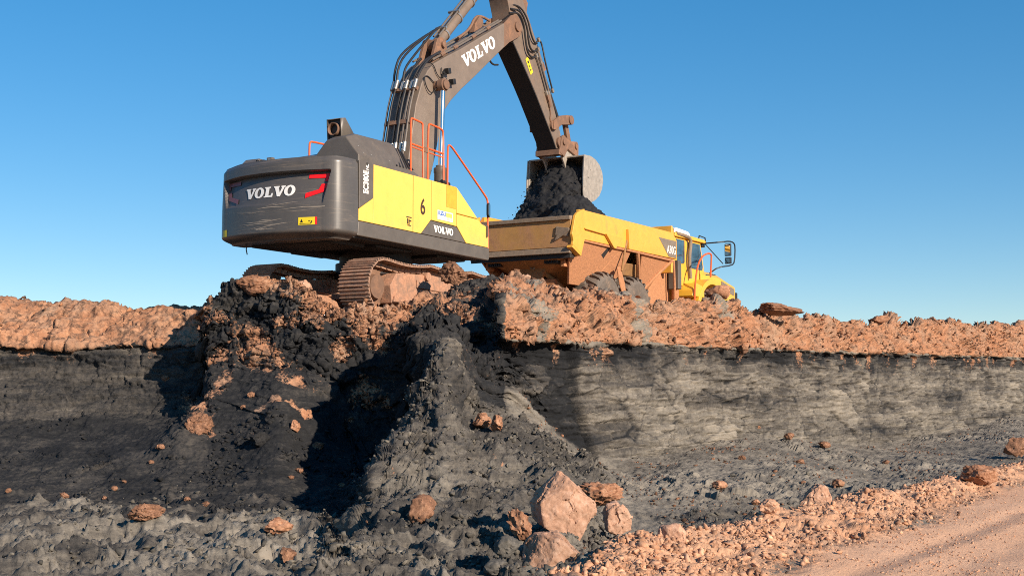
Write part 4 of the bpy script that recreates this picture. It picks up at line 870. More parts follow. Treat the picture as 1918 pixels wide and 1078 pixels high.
decal('sign', ([(0, .9), (1, .9), (1, 1), (0, 1), (.15, .2), (.35, .2), (.35, .8), (.15, .8), (.45, 0), (.6, 0), (.6, .75), (.45, .75), (.65, .5), (.95, .5), (.95, .65), (.65, .65), (.2, .02), (.9, .02), (.9, .1), (.2, .1)],
      [(0, 1, 2, 3), (4, 5, 6, 7), (8, 9, 10, 11), (12, 13, 14, 15), (16, 17, 18, 19)], 1), on_side(-1.02, -.84, 1.80, 1.98), M['brownprint'], d2)
decal('lettering', VOLVO, on_side(-.06, .68, 1.775, 1.915), M['white'], d5)
decal('paint_patch', quad_word(1, 4), on_side(.42, .80, 2.34, 2.80, y=-1.4765), plain('ochre_patch', (0.70, 0.36, 0.03), 0.45, var=0.12), d4)
# --- boom
BOUT = [(.38, 2.1), (.56, 2.8), (.70, 3.4), (.84, 4.1), (.98, 4.71), (1.19, 5.2), (1.42, 5.53), (1.68, 5.75), (2.2, 6.03), (2.8, 6.34), (3.93, 6.97), (4.75, 7.42)]
BIN = [(4.75, 6.83), (4.3, 6.50), (3.36, 5.80), (2.80, 5.40), (2.36, 5.05), (2.12, 4.80), (1.97, 4.5), (1.86, 4.1), (1.70, 3.6), (1.42, 2.9), (1.05, 2.0), (.7, 1.85)]
bo = MB().prism(BOUT + BIN, -.33, .33).build('boom', M['boom'], ex, 0.025)
for s_ in (1, -1):
    hd = [(4.70, 7.39), (5.06, 7.68), (5.24, 7.75), (5.42, 7.72), (5.55, 7.58), (5.57, 7.42), (5.48, 7.26), (5.30, 7.16), (4.95, 6.98), (4.70, 6.80)]
    MB().prism(hd, s_ * .335, s_ * .285).build('boom_head_plate', M['rust'], bo, 0.012)
    MB().cyl((5.32, s_ * .33, 7.46), (5.32, s_ * .385, 7.46), .12, n=24).build('pin', M['rust'], bo, 0.012)
    MB().cyl((1.72, s_ * .33, 5.25), (1.72, s_ * .64, 5.25), .11, n=24).build('pin', M['rust'], bo, 0.015)
b = MB(); b.prism([(1.75, 5.78), (2.42, 6.14), (2.35, 6.42), (2.18, 6.48), (2.0, 6.40)], -.20, -.12); b.prism([(1.75, 5.78), (2.42, 6.14), (2.35, 6.42), (2.18, 6.48), (2.0, 6.40)], .12, .20)
b.cyl((2.2, -.26, 6.30), (2.2, .26, 6.30), .07); b.build('cylinder_bracket', M['rust'], bo, 0.01)
ca = R(32.3)
def on_boom(x0, z0, w, h, ang, y=-.336):
    return lambda u, v: (x0 + w * u * math.cos(ang) - h * v * math.sin(ang), y, z0 + w * u * math.sin(ang) + h * v * math.cos(ang))
decal('lettering', VOLVO, on_boom(2.91, 5.905, 1.66, .29, R(30.2)), M['white'], bo)
for (lx, lz) in ((2.02, 5.60), (2.22, 5.40)):
    b = MB(); b.box((lx + .06, -.42, lz + .05), (.11, .12, .13), Matrix.Rotation(R(-15), 3, 'Y')); wl = b.build('work_lamp', M['black'], bo, 0.012)
    b = MB(); b.box((lx - .06, -.37, lz - .05), (.03, .06, .18), Matrix.Rotation(R(25), 3, 'Y')); b.box((lx - .03, -.40, lz - .02), (.14, .03, .03)); b.tube([(lx - .05, -.37, lz - .1), (lx - .12, -.38, lz - .02), (lx - .1, -.36, lz + .1)], .01, 6, 1); b.build('lamp_bracket', M['black'], wl)
for pts in ([(1.64, -.42, 5.20), (1.50, -.40, 5.02), (1.33, -.37, 5.10), (1.22, -.36, 5.34), (1.38, -.35, 5.42), (1.62, -.36, 5.30)], [(1.85, -.37, 5.45), (1.72, -.36, 5.52), (1.62, -.36, 5.68), (1.48, -.35, 5.72)]):
    MB().tube(pts, .012, 6, 2).build('grease_line', M['hose'], bo)
# boom cylinders
for s_ in (1, -1):
    yy = s_ * .52
    cy = MB().cyl((1.62, yy, 2.0), (1.65, yy, 3.40), .115, n=24).build('boom_cylinder', M['grey'], ex)
    b = MB(); b.lathe([(0, 0), (.135, 0), (.135, .22), (.145, .24), (.145, .34), (.10, .36), (.10, .40), (0, .40)], (1.64, yy, 3.06), 'z', 24); b.build('cylinder_cap', M['grey'], cy, 0.006)
    MB().cyl((1.65, yy, 3.40), (1.72, yy, 5.22), .058, n=24).build('rod', M['chrome'], cy)
    MB().cyl((1.72, yy - .07, 5.25), (1.72, yy + .07, 5.25), .14, n=24).build('rod_eye', M['rust'], cy, 0.012)
    MB().cyl((1.61, yy - .1, 2.0), (1.61, yy + .1, 2.0), .15, n=20).build('foot_eye', M['grey'], cy)
MB().box((1.60, -.52, 2.84), (.28, .26, .14)).build('cylinder_guard', M['yellow'], ex, 0.01)
# arm cylinder over the boom
a0, a1 = Vector((2.20, 0, 6.30)), Vector((4.62, 0, 8.62)); dv = (a1 - a0).normalized()
ac = MB().cyl(a0 - dv * .05, a0 + dv * 2.55, .125, n=24).build('arm_cylinder', M['arm'], ex)
MB().cyl(a0 + dv * 2.5, a0 + dv * 2.68, .145, n=24).build('cylinder_cap', M['rust'], ac, 0.01)
MB().cyl(a0 + dv * 2.6, a1, .07, n=20).build('rod', M['chrome'], ac)
MB().cyl((2.20, -.12, 6.30), (2.20, .12, 6.30), .15, n=20).build('foot_eye', M['rust'], ac)
up = Vector((-dv.z, 0, dv.x))
for k, (yy, rr) in enumerate(((-.10, .022), (.04, .022))):
    q0 = a0 + dv * .15 + up * .16; q1 = a0 + dv * 2.35 + up * .165
    MB().tube([(q0.x, yy, q0.z), (q1.x, yy, q1.z), tuple(Vector((q1.x, yy, q1.z)) + dv * .12 - up * .05)], rr, 8).build('cylinder_pipe', M['pipe'], ac)
for t in (.5, 1.25, 2.0):
    q = a0 + dv * t
    MB().cyl(q - dv * .025, q + dv * .025, .148, n=20).build('pipe_clamp', M['ferrule'], ac)
    MB().box((q + up * .17)[:], (.05, .30, .05), Matrix.Rotation(-math.atan2(dv.z, dv.x), 3, 'Y')).build('pipe_clamp', M['ferrule'], ac)
# hoses up the back of the boom
outer = np.array(BOUT)
def boom_off(t, off):
    """point on the boom's back at arc parameter t, pushed out by off"""
    L = np.r_[0, np.cumsum(np.hypot(*np.diff(outer, axis=0).T))]; s = t * L[-1]
    p = np.array([np.interp(s, L, outer[:, 0]), np.interp(s, L, outer[:, 1])]); q = np.array([np.interp(s + .1, L, outer[:, 0]), np.interp(s + .1, L, outer[:, 1])]); m = np.array([np.interp(s - .1, L, outer[:, 0]), np.interp(s - .1, L, outer[:, 1])])
    d = (q - m) / np.hypot(*(q - m)); return p + off * np.array([-d[1], d[0]])
hy = [.30, .20, .08, -.04, -.16, -.27]
for k, yy in enumerate(hy):
    off = .10 + .03 * (k % 2) + (.04 if k < 2 else 0)
    pts = [(*boom_off(t, off + (.06 if t < .2 else 0)),) for t in np.linspace(.10, .425, 9)]
    hz = MB().tube([(p[0], yy, p[1]) for p in pts], .030 if k in (2, 3, 4) else .022, 10, 1).build('boom_hose', M['hose'] if k in (1, 2, 3) else M['pipe'], bo)
    for t in (.415, .22):
        p = boom_off(t - .012, off + .01); q = boom_off(t + .016, off + .01)
        MB().cyl((p[0], yy, p[1]), (q[0], yy, q[1]), .045, n=12).build('ferrule', M['ferrule'], hz)
    end = [(*boom_off(t, off + (.10 if k < 2 else .02)),) for t in np.linspace(.42, .53 + .03 * (k % 3), 5)]
    if k < 3:   # these rise to the arm cylinder
        tgt = a0 + dv * (.25 + .1 * k) + up * .17
        pts = [(*boom_off(.42, off), ), (*boom_off(.46, off + .16), ), (*boom_off(.51, off + .28 - .06 * k), )]
        MB().tube([(p[0], yy, p[1]) for p in pts] + [(tgt.x - .12, yy * .6, tgt.z - .02), (tgt.x + .1, yy * .5, tgt.z + .09)], .026, 10, 2).build('boom_hose', M['hose'], bo)
    else:
        MB().tube([(p[0], yy, p[1]) for p in end], .026, 10, 1).build('boom_hose', M['hose'], bo)
for t, a_ in ((.30, -70), (.405, -50)):
    p = boom_off(t, .105); MB().box((p[0], 0, p[1]), (.10, .68, .055), Matrix.Rotation(R(a_), 3, 'Y')).build('hose_clamp', M['rust'], bo)
for k, yy in enumerate((-.26, -.18, .16, .25)):
    pts = [(*boom_off(t, .07 + .02 * (k % 2)),) for t in np.linspace(.54, .995, 10)]
    MB().tube([(p[0], yy, p[1]) for p in pts], .024, 8, 1).build('boom_pipe', M['pipe'], bo)
    for t in (.60, .68, .80, .90):
        p = boom_off(t - .012, .075); q = boom_off(t + .012, .075); MB().cyl((p[0], yy, p[1]), (q[0], yy, q[1]), .042, n=10).build('ferrule', M['ferrule'] if k % 2 else M['rust'], bo)
b = MB(); b.prism([(3.80, 7.0), (4.15, 7.2), (4.22, 7.40), (4.05, 7.45), (3.85, 7.22)], -.05, .10); b.tube([(3.2, .02, 6.72), (3.7, .02, 7.05), (3.95, .02, 7.42), (4.25, .02, 7.50), (4.6, .02, 7.48)], .035, 8, 2); b.build('pipe_bracket', M['rust'], bo, 0.01)
# --- arm
ARM = [(7.50, 4.82), (7.62, 4.80), (7.74, 4.88), (7.78, 5.02), (7.72, 5.26), (7.29, 5.98), (6.72, 6.95), (6.42, 7.35), (5.98, 7.95), (5.60, 8.45), (5.25, 8.95), (4.85, 9.05), (4.55, 8.85), (4.52, 8.60), (4.95, 8.15), (5.12, 7.75), (5.12, 7.35), (5.25, 7.12), (6.19, 6.25), (6.47, 5.97), (7.0, 5.40), (7.34, 5.03)]
ar = MB().prism(ARM, -.26, .26).build('arm', M['arm'], ex, 0.015)
b = MB(); b.prism([(5.28, 7.09), (6.19, 6.245), (6.47, 5.965), (7.0, 5.395), (7.34, 5.025), (7.5, 4.815), (7.48, 4.79), (7.32, 5.0), (6.98, 5.37), (6.45, 5.94), (6.17, 6.22), (5.26, 7.06)], -.255, .255); b.build('underside_plate', M['under'], ar)  # near-black plate laid along the whole underside to darken it
decal('warning_label', quad_word(), lambda u, v: (5.86 + .12 * u + .27 * (1 - v), -.268, 6.44 + .10 * u + .34 * v), M['label'], ar)
decal('label_print', ([(.25, .2), (.75, .2), (.75, .28), (.25, .28), (.25, .4), (.6, .45), (.6, .55), (.25, .5), (.3, .65), (.75, .65), (.75, .8), (.3, .8)], [(0, 1, 2, 3), (4, 5, 6, 7), (8, 9, 10, 11)], 1),
      lambda u, v: (5.86 + .12 * u + .27 * (1 - v), -.270, 6.44 + .10 * u + .34 * v), M['black'], ar)
# bucket cylinder on the arm's back
b0, b1 = Vector((6.02, 0, 8.30)), Vector((8.10, 0, 5.66)); dv2 = (b1 - b0).normalized(); up2 = Vector((-dv2.z, 0, dv2.x))
b = MB(); b.prism([(5.70, 8.25), (6.02, 8.44), (6.18, 8.30), (6.12, 8.05), (5.95, 7.9)], -.16, .16); b.build('cylinder_bracket', M['rust'], ar, 0.01)
bc = MB().cyl(b0, b0 + dv2 * 1.75, .10, n=20).build('bucket_cylinder', M['arm'], ar)
MB().cyl(b0 + dv2 * 1.72, b0 + dv2 * 1.90, .118, n=20).build('cylinder_cap', M['rust'], bc, 0.01) if False else None
MB().cyl(b0 + dv2 * 1.70, b0 + dv2 * 1.90, .118, n=20).build('cylinder_cap', M['rust'], ar, 0.01)
MB().cyl(b0 + dv2 * 1.85, b1, .05, n=16).build('rod', M['under'], ar)
# hoses on the arm
def arm_side(pts, r, name='arm_hose', mat='hose'): return MB().tube(pts, r, 8, 2).build(name, M[mat], ar)
arm_side([(5.0, -.30, 7.72), (5.35, -.36, 7.82), (5.62, -.36, 7.62), (5.74, -.34, 7.20), (5.86, -.33, 6.92), (6.12, -.32, 6.86), (6.34, -.31, 6.98)], .026)
arm_side([(5.1, -.28, 7.86), (5.48, -.36, 7.90), (5.80, -.36, 7.55), (5.88, -.34, 7.22), (6.02, -.33, 7.05), (6.26, -.31, 7.05), (6.42, -.31, 7.18)], .026)
arm_side([(5.05, -.2, 7.95), (5.5, -.30, 8.05), (5.86, -.33, 7.80), (6.02, -.33, 7.46), (6.20, -.32, 7.28), (6.40, -.30, 7.30)], .022)
arm_side([(6.34, -.30, 6.98), (6.50, -.30, 6.78), (6.86, -.29, 6.22), (6.95, -.29, 6.06)], .020, 'arm_pipe', 'pipe')
arm_side([(6.42, -.30, 7.12), (6.60, -.30, 6.86), (6.98, -.29, 6.26), (7.05, -.29, 6.12)], .020, 'arm_pipe', 'pipe')
arm_side([(6.44, -.20, 7.22), (6.58, -.22, 7.45), (6.72, -.22, 7.46), (6.80, -.24, 7.30), (6.90, -.27, 6.90), (7.22, -.27, 6.36), (7.30, -.27, 6.22)], .022)
for p in ((6.34, -.31, 6.98), (6.44, -.31, 7.16), (6.62, -.22, 7.46), (6.90, -.29, 6.14), (7.02, -.29, 6.16), (6.60, -.30, 6.86), (7.26, -.27, 6.28)):
    MB().cyl((p[0] - .03, p[1], p[2] + .04), (p[0] + .03, p[1], p[2] - .04), .045, n=10).build('ferrule', M['ferrule'], ar)
b = MB(); b.box((6.98, -.29, 6.02), (.16, .07, .10), Matrix.Rotation(R(55), 3, 'Y')); b.cyl((7.02, -.29, 5.98), (7.10, -.29, 5.82), .045); b.tube([(7.08, -.28, 5.84), (7.16, -.28, 5.66), (7.12, -.28, 5.50), (7.22, -.28, 5.36)], .02, 8, 1); b.build('hose_block', M['rust'], ar)
arm_side([(4.92, .30, 7.0), (5.05, .33, 6.72), (5.25, .32, 6.58), (5.45, .28, 6.62)], .024)
for p, rr in (((7.25, 5.36), .13), ((7.60, 4.98), .13)):
    MB().cyl((p[0], -.33, p[1]), (p[0], .33, p[1]), rr, n=24).build('pin', M['rust'], ar, 0.012)
# linkage
for s_ in (1, -1):
    lk = MB().prism([(7.18, 5.24), (7.30, 5.25), (7.62, 5.44), (8.05, 5.52), (8.20, 5.55), (8.24, 5.70), (8.14, 5.78), (7.9, 5.75), (7.52, 5.66), (7.20, 5.48)], s_ * .36, s_ * .29).build('rocker_link', M['rust'], ex, 0.015)
    MB().cyl((8.11, s_ * .27, 5.65), (8.11, s_ * .40, 5.65), .12, n=20).build('pin', M['rust'], lk, 0.012)
    MB().prism([(8.02, 5.62), (8.20, 5.64), (8.42, 5.10), (8.36, 4.98), (8.26, 5.02)], s_ * .22, s_ * .13).build('push_link', M['rust'], ex, 0.012)
# --- quick hitch and bucket
b = MB()
for s_ in (1, -1): b.prism([(7.50, 4.72), (7.62, 5.13), (7.72, 5.20), (7.86, 5.15), (8.10, 5.09), (8.48, 5.14), (8.56, 5.06), (8.55, 4.80), (8.46, 4.74), (7.95, 4.86), (7.75, 4.62)], s_ * .36, s_ * .30)
b.box((7.55, 0, 4.72), (.16, .70, .14)); b.box((8.38, 0, 4.86), (.12, .60, .12))
qh = b.build('quick_hitch', M['rust'], ex, 0.012)
for p in ((7.72, 5.0), (8.40, 5.0)): MB().cyl((p[0], -.40, p[1]), (p[0], .40, p[1]), .075, n=20).build('pin', M['rust'], qh, 0.01)
BW = .80
wr = [(7.98, 4.68), (8.35, 4.70), (8.62, 4.65), (8.86, 4.54), (9.02, 4.36), (9.07, 4.15), (9.0, 3.92), (8.84, 3.72), (8.58, 3.56), (8.30, 3.46), (8.02, 3.40)]
def inset(poly, d):
    out = []
    for i, p in enumerate(poly):
        a = poly[max(i - 1, 0)]; c = poly[min(i + 1, len(poly) - 1)]; t = Vector((c[0] - a[0], c[1] - a[1])).normalized(); out.append((p[0] + t.y * d, p[1] - t.x * d))
    return out
bk = MB().prism(wr + inset(wr, .04)[::-1], -BW, BW).build('bucket', M['bucket'], ex, 0.006)
for s_ in (1, -1):
    MB().prism(wr + [(7.90, 3.74), (7.92, 4.18)], s_ * (BW + .025), s_ * (BW - .02)).build('side_plate', M['bucket'], bk, 0.006)
    MB().prism([(7.94, 4.66), (8.12, 4.66), (8.12, 4.2), (8.08, 3.8), (8.05, 3.5), (7.88, 3.42), (7.86, 3.75), (7.88, 4.2)], s_ * (BW + .05), s_ * (BW + .02)).build('side_cutter', M['bucket'], bk, 0.006)
b = MB()
for s_ in (1, -1): b.prism([(7.60, 4.80), (7.90, 4.90), (8.46, 4.80), (8.55, 4.66), (8.3, 4.68), (8.10, 4.68), (7.98, 4.55), (7.93, 4.36), (7.86, 4.48), (7.70, 4.66)], s_ * .30, s_ * .25)
b.build('bucket_ear', M['bucket'], bk, 0.01)
MB().prism(inset(wr, .045) + [(8.0, 3.9)], -BW + .03, BW - .03).build('bucket_lining', M['bucket_in'], bk) if False else None
for k in range(5):
    yy = -.68 + .34 * k
    MB().prism([(8.10, 3.46), (7.86, 3.36), (7.84, 3.33), (8.10, 3.37)], yy - .06, yy + .06).build('tooth', M['bucket'], bk, 0.006)
# ---------------------------------------------------------------- dump truck
TRO = (0.1984, 30.7468, 2.95); TRH = 31.0
M['tyel'] = paint('truck_yellow', (0.72, 0.355, 0.05), 0.45, mud=0.3, mudcol=(0.44, 0.20, 0.085), mottle=0.08, bump=0.1, scale=2.4)
M['tyel2'] = paint('truck_cab_yellow', (0.76, 0.40, 0.04), 0.38, mud=0.16, mudcol=(0.46, 0.22, 0.10), mottle=0.06, bump=0.05, scale=2.0)
M['ttail'] = paint('muddy_tailgate', (0.42, 0.22, 0.07), 0.7, mud=0.62, mudcol=(0.40, 0.20, 0.10), mottle=0.12, bump=0.2, scale=2.0)
M['tmud'] = paint('mud_caked_plate', (0.44, 0.20, 0.085), 0.95, mud=0.9, mudcol=(0.46, 0.205, 0.095), mottle=0.2, bump=0.9, scale=9)
M['tdark'] = paint('muddy_chassis', (0.30, 0.16, 0.06), 0.8, mud=0.5, mudcol=(0.33, 0.16, 0.08), mottle=0.3, bump=0.5, scale=4)
M['tlip'] = paint('scuffed_lip', (0.22, 0.16, 0.11), 0.7, mud=0.4, mudcol=(0.33, 0.22, 0.14), mottle=0.2, bump=0.3, scale=6)
M['tyre'] = paint('dusty_tyre', (0.13, 0.105, 0.085), 0.85, mud=0.4, mudcol=(0.30, 0.20, 0.135), mottle=0.2, bump=0.2, scale=4)
M['badge'] = plain('badge_brown_grey', (0.20, 0.155, 0.115), 0.5)
tr = empty('dump_truck', TRO, R(90 - TRH))
tag(tr, 'muddy yellow articulated dump truck being loaded behind the rim', 'dump truck')
def tr_local(px, py, yv):
    h = R(TRH); f = np.array([math.sin(h), math.cos(h), 0]); l = np.array([-math.cos(h), math.sin(h), 0]); o = np.array(TRO)
    d = ray(px, py); q = EYE + d * (((o - EYE) @ l + yv) / (d @ l)) - o
    return (float(q @ f), yv, float(q[2]))
def tp(px, py, yv): q = tr_local(px, py, yv); return (q[0], q[2])
def tloft(name, secs, mat, bev=0.02, parent=tr): return loft(secs, name, mat, bev, parent)
for s_ in (-1, 1):
    cs = lambda k=0: [(s_ * 1.45, 2.31), (s_ * 1.455, 2.815), (s_ * 1.34, 3.04), (s_ * 1.26, 3.04), (s_ * 1.30, 2.31)]
    sw = tloft('bed_side', [(.42, [(s_ * 1.45, 2.31), (s_ * 1.455, 2.815), (s_ * 1.34, 3.02), (s_ * 1.26, 3.02), (s_ * 1.30, 2.31)]), (.62, cs()), (5.78, cs())], 'tyel', 0.015)
    MB().prism([(.0, 2.82), (.10, 2.90), (.30, 2.98), (.46, 3.03), (.46, 2.30), (.30, 1.95), (-.13, 2.14), (-.09, 2.22), (-.15, 2.38)], s_ * 1.475, s_ * 1.405).build('rear_corner_plate', M['tyel'], sw, 0.012)
    MB().prism([(-.16, 2.13), (.27, 1.94), (.22, 1.90), (-.20, 2.07)], s_ * 1.50, s_ * 1.34).build('corner_foot', M['tyel'], sw, 0.01)
    # pressed ledge, gusset and stay on the side
    MB().prism([(.42, 2.58), (1.50, 2.55), (1.50, 2.525), (.42, 2.555)], s_ * 1.452, s_ * 1.51).build('ledge', M['tyel'], sw, 0.004)
    MB().prism([(1.45, 2.555), (2.35, 2.53), (2.05, 2.30), (1.98, 2.23), (1.88, 2.25)], s_ * 1.452, s_ * 1.53).build('gusset', M['tyel'], sw, 0.012)
    MB().prism([(2.68, 2.79), (2.84, 2.79), (2.80, 2.62), (2.75, 2.30), (2.72, 2.30), (2.70, 2.62)], s_ * 1.456, s_ * 1.53).build('rib', M['tyel'], sw, 0.008)
    MB().tube([(2.76, s_ * 1.47, 2.62), (2.62, s_ * 1.44, 2.2), (2.55, s_ * 1.40, 1.75)], .028, 8).build('stay', M['tdark'], sw)
    MB().prism([(2.35, 1.80), (2.52, 1.86), (2.78, 1.45), (2.85, 1.15), (2.70, 1.10), (2.50, 1.4)], s_ * 1.38, s_ * 1.34).build('mud_flap', M['tmud'], sw, 0.02)
    # bed lower sides, caked with mud
    def plate(name, poly, mat='tmud', yin=.42, parent=tr):
        mb = MB(); n = len(poly)
        yy = lambda z: s_ * (1.40 - (2.31 - z) * yin)
        mb.v = [(p[0], yy(p[1]), p[1]) for p in poly] + [(p[0], yy(p[1]) - s_ * .06, p[1]) for p in poly]
        mb.f = [tuple(range(n)), tuple(range(2 * n - 1, n - 1, -1))] + [(i, i + n, (i + 1) % n + n, (i + 1) % n) for i in range(n)]
        return mb.build(name, M[mat], parent, 0.012)
    pr = plate('bed_belly_plate', [(.36, 2.30), (.16, 1.92), (.60, 1.30), (2.55, 1.30), (3.02, 1.75), (3.12, 2.30)])
    plate('belly_rib', [(1.55, 1.35), (1.62, 1.35), (2.62, 2.28), (2.55, 2.28)], 'tmud', .40, pr)
    plate('belly_opening', [(1.62, 2.06), (1.85, 2.30), (2.02, 2.30), (1.82, 1.98)], 'under', .415, pr)
    plate('bed_belly_plate', [(3.72, 2.32), (5.55, 2.27), (4.45, 1.42), (4.25, 1.45)])
    mb = MB(); mb.tube([(3.45, s_ * 1.40, 2.34), (3.62, s_ * 1.34, 2.05), (3.95, s_ * 1.18, 1.72), (4.22, s_ * 1.06, 1.42)], .055, 7, 1); mb.build('belly_edge', M['tmud'], tr)
    mb = MB(); mb.tube([(5.58, s_ * 1.40, 2.27), (5.0, s_ * 1.22, 1.84), (4.46, s_ * 1.04, 1.40)], .045, 7, 1); mb.build('belly_edge', M['tmud'], tr)
    mb = MB(); mb.tube([(.45, s_ * 1.40, 2.30), (1.8, s_ * 1.41, 2.28), (3.2, s_ * 1.41, 2.29), (4.4, s_ * 1.41, 2.27), (5.6, s_ * 1.41, 2.26)], .035, 6, 1); mb.build('belly_edge', M['tmud'], tr)
    dcl = decal('badge', ([(0, 1), (1, 1), (1, 0), (.58, 0)], [(0, 1, 2, 3)], 1), lambda u, v: (4.62 + 1.1 * u, s_ * 1.459, 2.335 + .455 * v), M['badge'], sw)
    decal('lettering', font_word('A30G', .012), lambda u, v: ((5.12 + .56 * u) if s_ < 0 else (5.68 - .56 * u), s_ * 1.463, 2.42 + .22 * v), M['white'], sw)
# bed floor, tub and headboard
loft([(.02, [(-1.25, 1.93), (-1.0, 1.84), (1.0, 1.84), (1.25, 1.93), (1.25, 1.99), (-1.25, 1.99)]), (.55, [(-1.2, 1.90), (-.50, 1.62), (.50, 1.62), (1.2, 1.90), (1.2, 1.99), (-1.2, 1.99)]),
      (1.2, [(-1.1, 1.72), (-.42, 1.30), (.42, 1.30), (1.1, 1.72), (1.2, 1.99), (-1.2, 1.99)]), (4.4, [(-1.05, 1.72), (-.42, 1.36), (.42, 1.36), (1.05, 1.72), (1.2, 2.02), (-1.2, 2.02)]), (5.65, [(-1.05, 1.95), (-.42, 1.90), (.42, 1.90), (1.05, 1.95), (1.2, 2.05), (-1.2, 2.05)])], 'bed_tub', 'tdark', 0.02, tr)
MB().prism([(-.05, 1.84), (-.05, 1.95), (.3, 1.98), (.3, 1.90)], -1.36, 1.36).build('bed_floor', M['under'], tr, 0.01)
MB().prism([(5.66, 1.95), (5.78, 1.95), (5.86, 3.05), (5.78, 3.22), (5.70, 3.22)], -1.34, 1.34).build('headboard', M['tyel'], tr, 0.015)
# tailgate
tgate = MB().prism([(-.06, 2.10), (.0, 2.10), (.0, 2.78), (-.06, 2.78)], -1.38, 1.38).build('tailgate', M['ttail'], tr, 0.008)
MB().prism([(-.12, 2.725), (.02, 2.725), (.02, 2.835), (-.12, 2.82)], -1.39, 1.39).build('tailgate_lip', M['tlip'], tgate, 0.012)
MB().prism([(-.14, 1.95), (.0, 1.95), (.0, 2.085), (-.11, 2.085)], -1.38, 1.38).build('tailgate_beam', M['tlip'], tgate, 0.012)
for s_ in (-1, 1):
    MB().box((-.078, s_ * 1.17, 2.46), (.035, .34, .20), Matrix.Rotation(R(-8 * s_), 3, 'X')).build('tailgate_bracket', M['tlip'], tgate, 0.008)
    MB().prismx([(s_ * .98, 2.26), (s_ * 1.02, 2.36), (s_ * 1.36, 2.52), (s_ * 1.36, 2.46), (s_ * 1.06, 2.28)], -.11, -.062).build('tailgate_brace', M['tlip'], tgate, 0.006)
# chassis
b = MB(); b.prism([(.55, .95), (6.4, .95), (6.4, 1.35), (.75, 1.38), (.35, 1.25)], -.42, .42); ch = b.build('chassis', M['tdark'], tr, 0.02)
MB().prismx([(-.55, 1.86), (.55, 1.86), (.24, 1.25), (.10, 1.12), (-.10, 1.12), (-.24, 1.25)], .40, .52).build('rear_plate', M['tdark'], ch, 0.02)
for s_ in (-1, 1):
    pd_ = MB(); pd_.box((.22, s_ * .78, 1.80), (.30, .36, .10)); po_ = pd_.build('bump_stop', M['black'], ch, 0.01)
    for k in range(6): MB().box((.06, s_ * .78 - .15 + k * .06, 1.80), (.02, .025, .09)).build('rubber_rib', M['under'], po_)
    MB().box((.30, s_ * 1.03, 1.76), (.25, .10, .16)).build('stop_bracket', M['tmud'], ch, 0.01)
    MB().tube([(.5, s_ * .2, 1.7), (.8, s_ * .62, 1.3), (1.2, s_ * .75, .9)], .06, 8).build('torque_rod', M['tdark'], ch)
    MB().box((.62, s_ * .55, 1.0), (.16, .30, .34)).build('lamp_box', M['tmud'], ch, 0.015)
    MB().box((.53, s_ * .56, 1.02), (.02, .14, .12)).build('tail_lamp', M['red'], ch, 0.004)
MB().tube([(.34, -.05, 1.90), (.33, -.06, 1.78), (.32, -.10, 1.68), (.32, -.17, 1.66), (.33, -.20, 1.72), (.34, -.19, 1.78)], .022, 8, 1).build('tow_hook', M['tlip'], ch)
MB().tube([(.58, -.8, 1.02), (.55, 0, .98), (.58, .8, 1.02)], .03, 8).build('cross_tube', M['orange'], ch)
b = MB(); b.box((.70, -.42, 1.20), (.25, .34, .50)); b.box((.62, -.75, 1.05), (.3, .5, .12)); b.box((.9, 0, 1.1), (.4, .5, .4)); b.build('rear_axle_housing', M['tmud'], ch, 0.03)
for x in (1.78, 3.45): MB().cyl((x, -1.0, .83), (x, 1.0, .83), .2, n=16).build('axle', M['tdark'], ch)
MB().prism([(4.5, .9), (6.25, .9), (6.25, 2.0), (5.7, 2.0), (4.95, 1.5)], -1.02, 1.02).build('hitch_guard', M['tmud'], tr, 0.03)
MB().box((6.16, -1.22, 1.93), (.22, .30, .78)).build('tool_locker', M['grey'], tr, 0.02)
MB().tube([(5.92, -1.30, 2.30), (5.92, -1.32, 1.6), (5.95, -1.30, 1.2)], .03, 7).build('hydraulic_hose', M['tmud'], tr)
MB().cyl((6.18, -1.22, 1.20), (6.18, -1.22, 1.58), .10, n=14).build('filter', M['tmud'], tr, 0.01)
# wheels
def wheel(x, s_):
    c = (x, s_ * 1.13, .83); w = .30
    prof = [(.36, -w + .03), (.45, -w), (.66, -w - .015), (.755, -w + .05), (.785, -w + .14), (.79, 0), (.785, w - .14), (.755, w - .05), (.66, w + .015), (.45, w), (.36, w - .03)]
    wo_ = MB().lathe(prof, c, 'y', 44).build('wheel', M['tyre'], tr)
    lug = MB()
    for k in range(22):
        for sd in (-1, 1):
            a = 2 * math.pi * (k + (.5 if sd > 0 else 0)) / 22
            pts = []
            for (yy, da) in ((sd * .02, 0.0), (sd * .16, .10), (sd * .285, .16)):
                for rr in (.77 if abs(yy) < .25 else .73, .845 if abs(yy) < .25 else .80):
                    for dw in (-.047, .047):
                        t = a + da + dw; pts.append((c[0] + rr * math.cos(t), c[1] + yy, c[2] + rr * math.sin(t)))
            lug.add(pts, [(0, 1, 3, 2), (2, 3, 7, 6), (6, 7, 11, 10), (0, 2, 6, 4), (4, 6, 10, 8), (1, 5, 7, 3), (5, 9, 11, 7), (8, 10, 11, 9), (0, 4, 5, 1), (4, 8, 9, 5)])
    lo = lug.build('tyre_tread', M['tyre'], wo_); lo['kind'] = 'stuff'
    sg = s_
    MB().lathe([(.37, sg * .28), (.35, sg * .24), (.33, sg * .10), (.24, sg * .06), (.22, sg * .12), (.0, sg * .13)], c, 'y', 32).build('rim', M['tmud'], wo_)
    MB().lathe([(.12, sg * .10), (.12, sg * .22), (.09, sg * .25), (0, sg * .25)], c, 'y', 20).build('hub', M['tmud'], wo_)
for x in (1.78, 3.45, 8.45):
    for s_ in (-1, 1): wheel(x, s_)
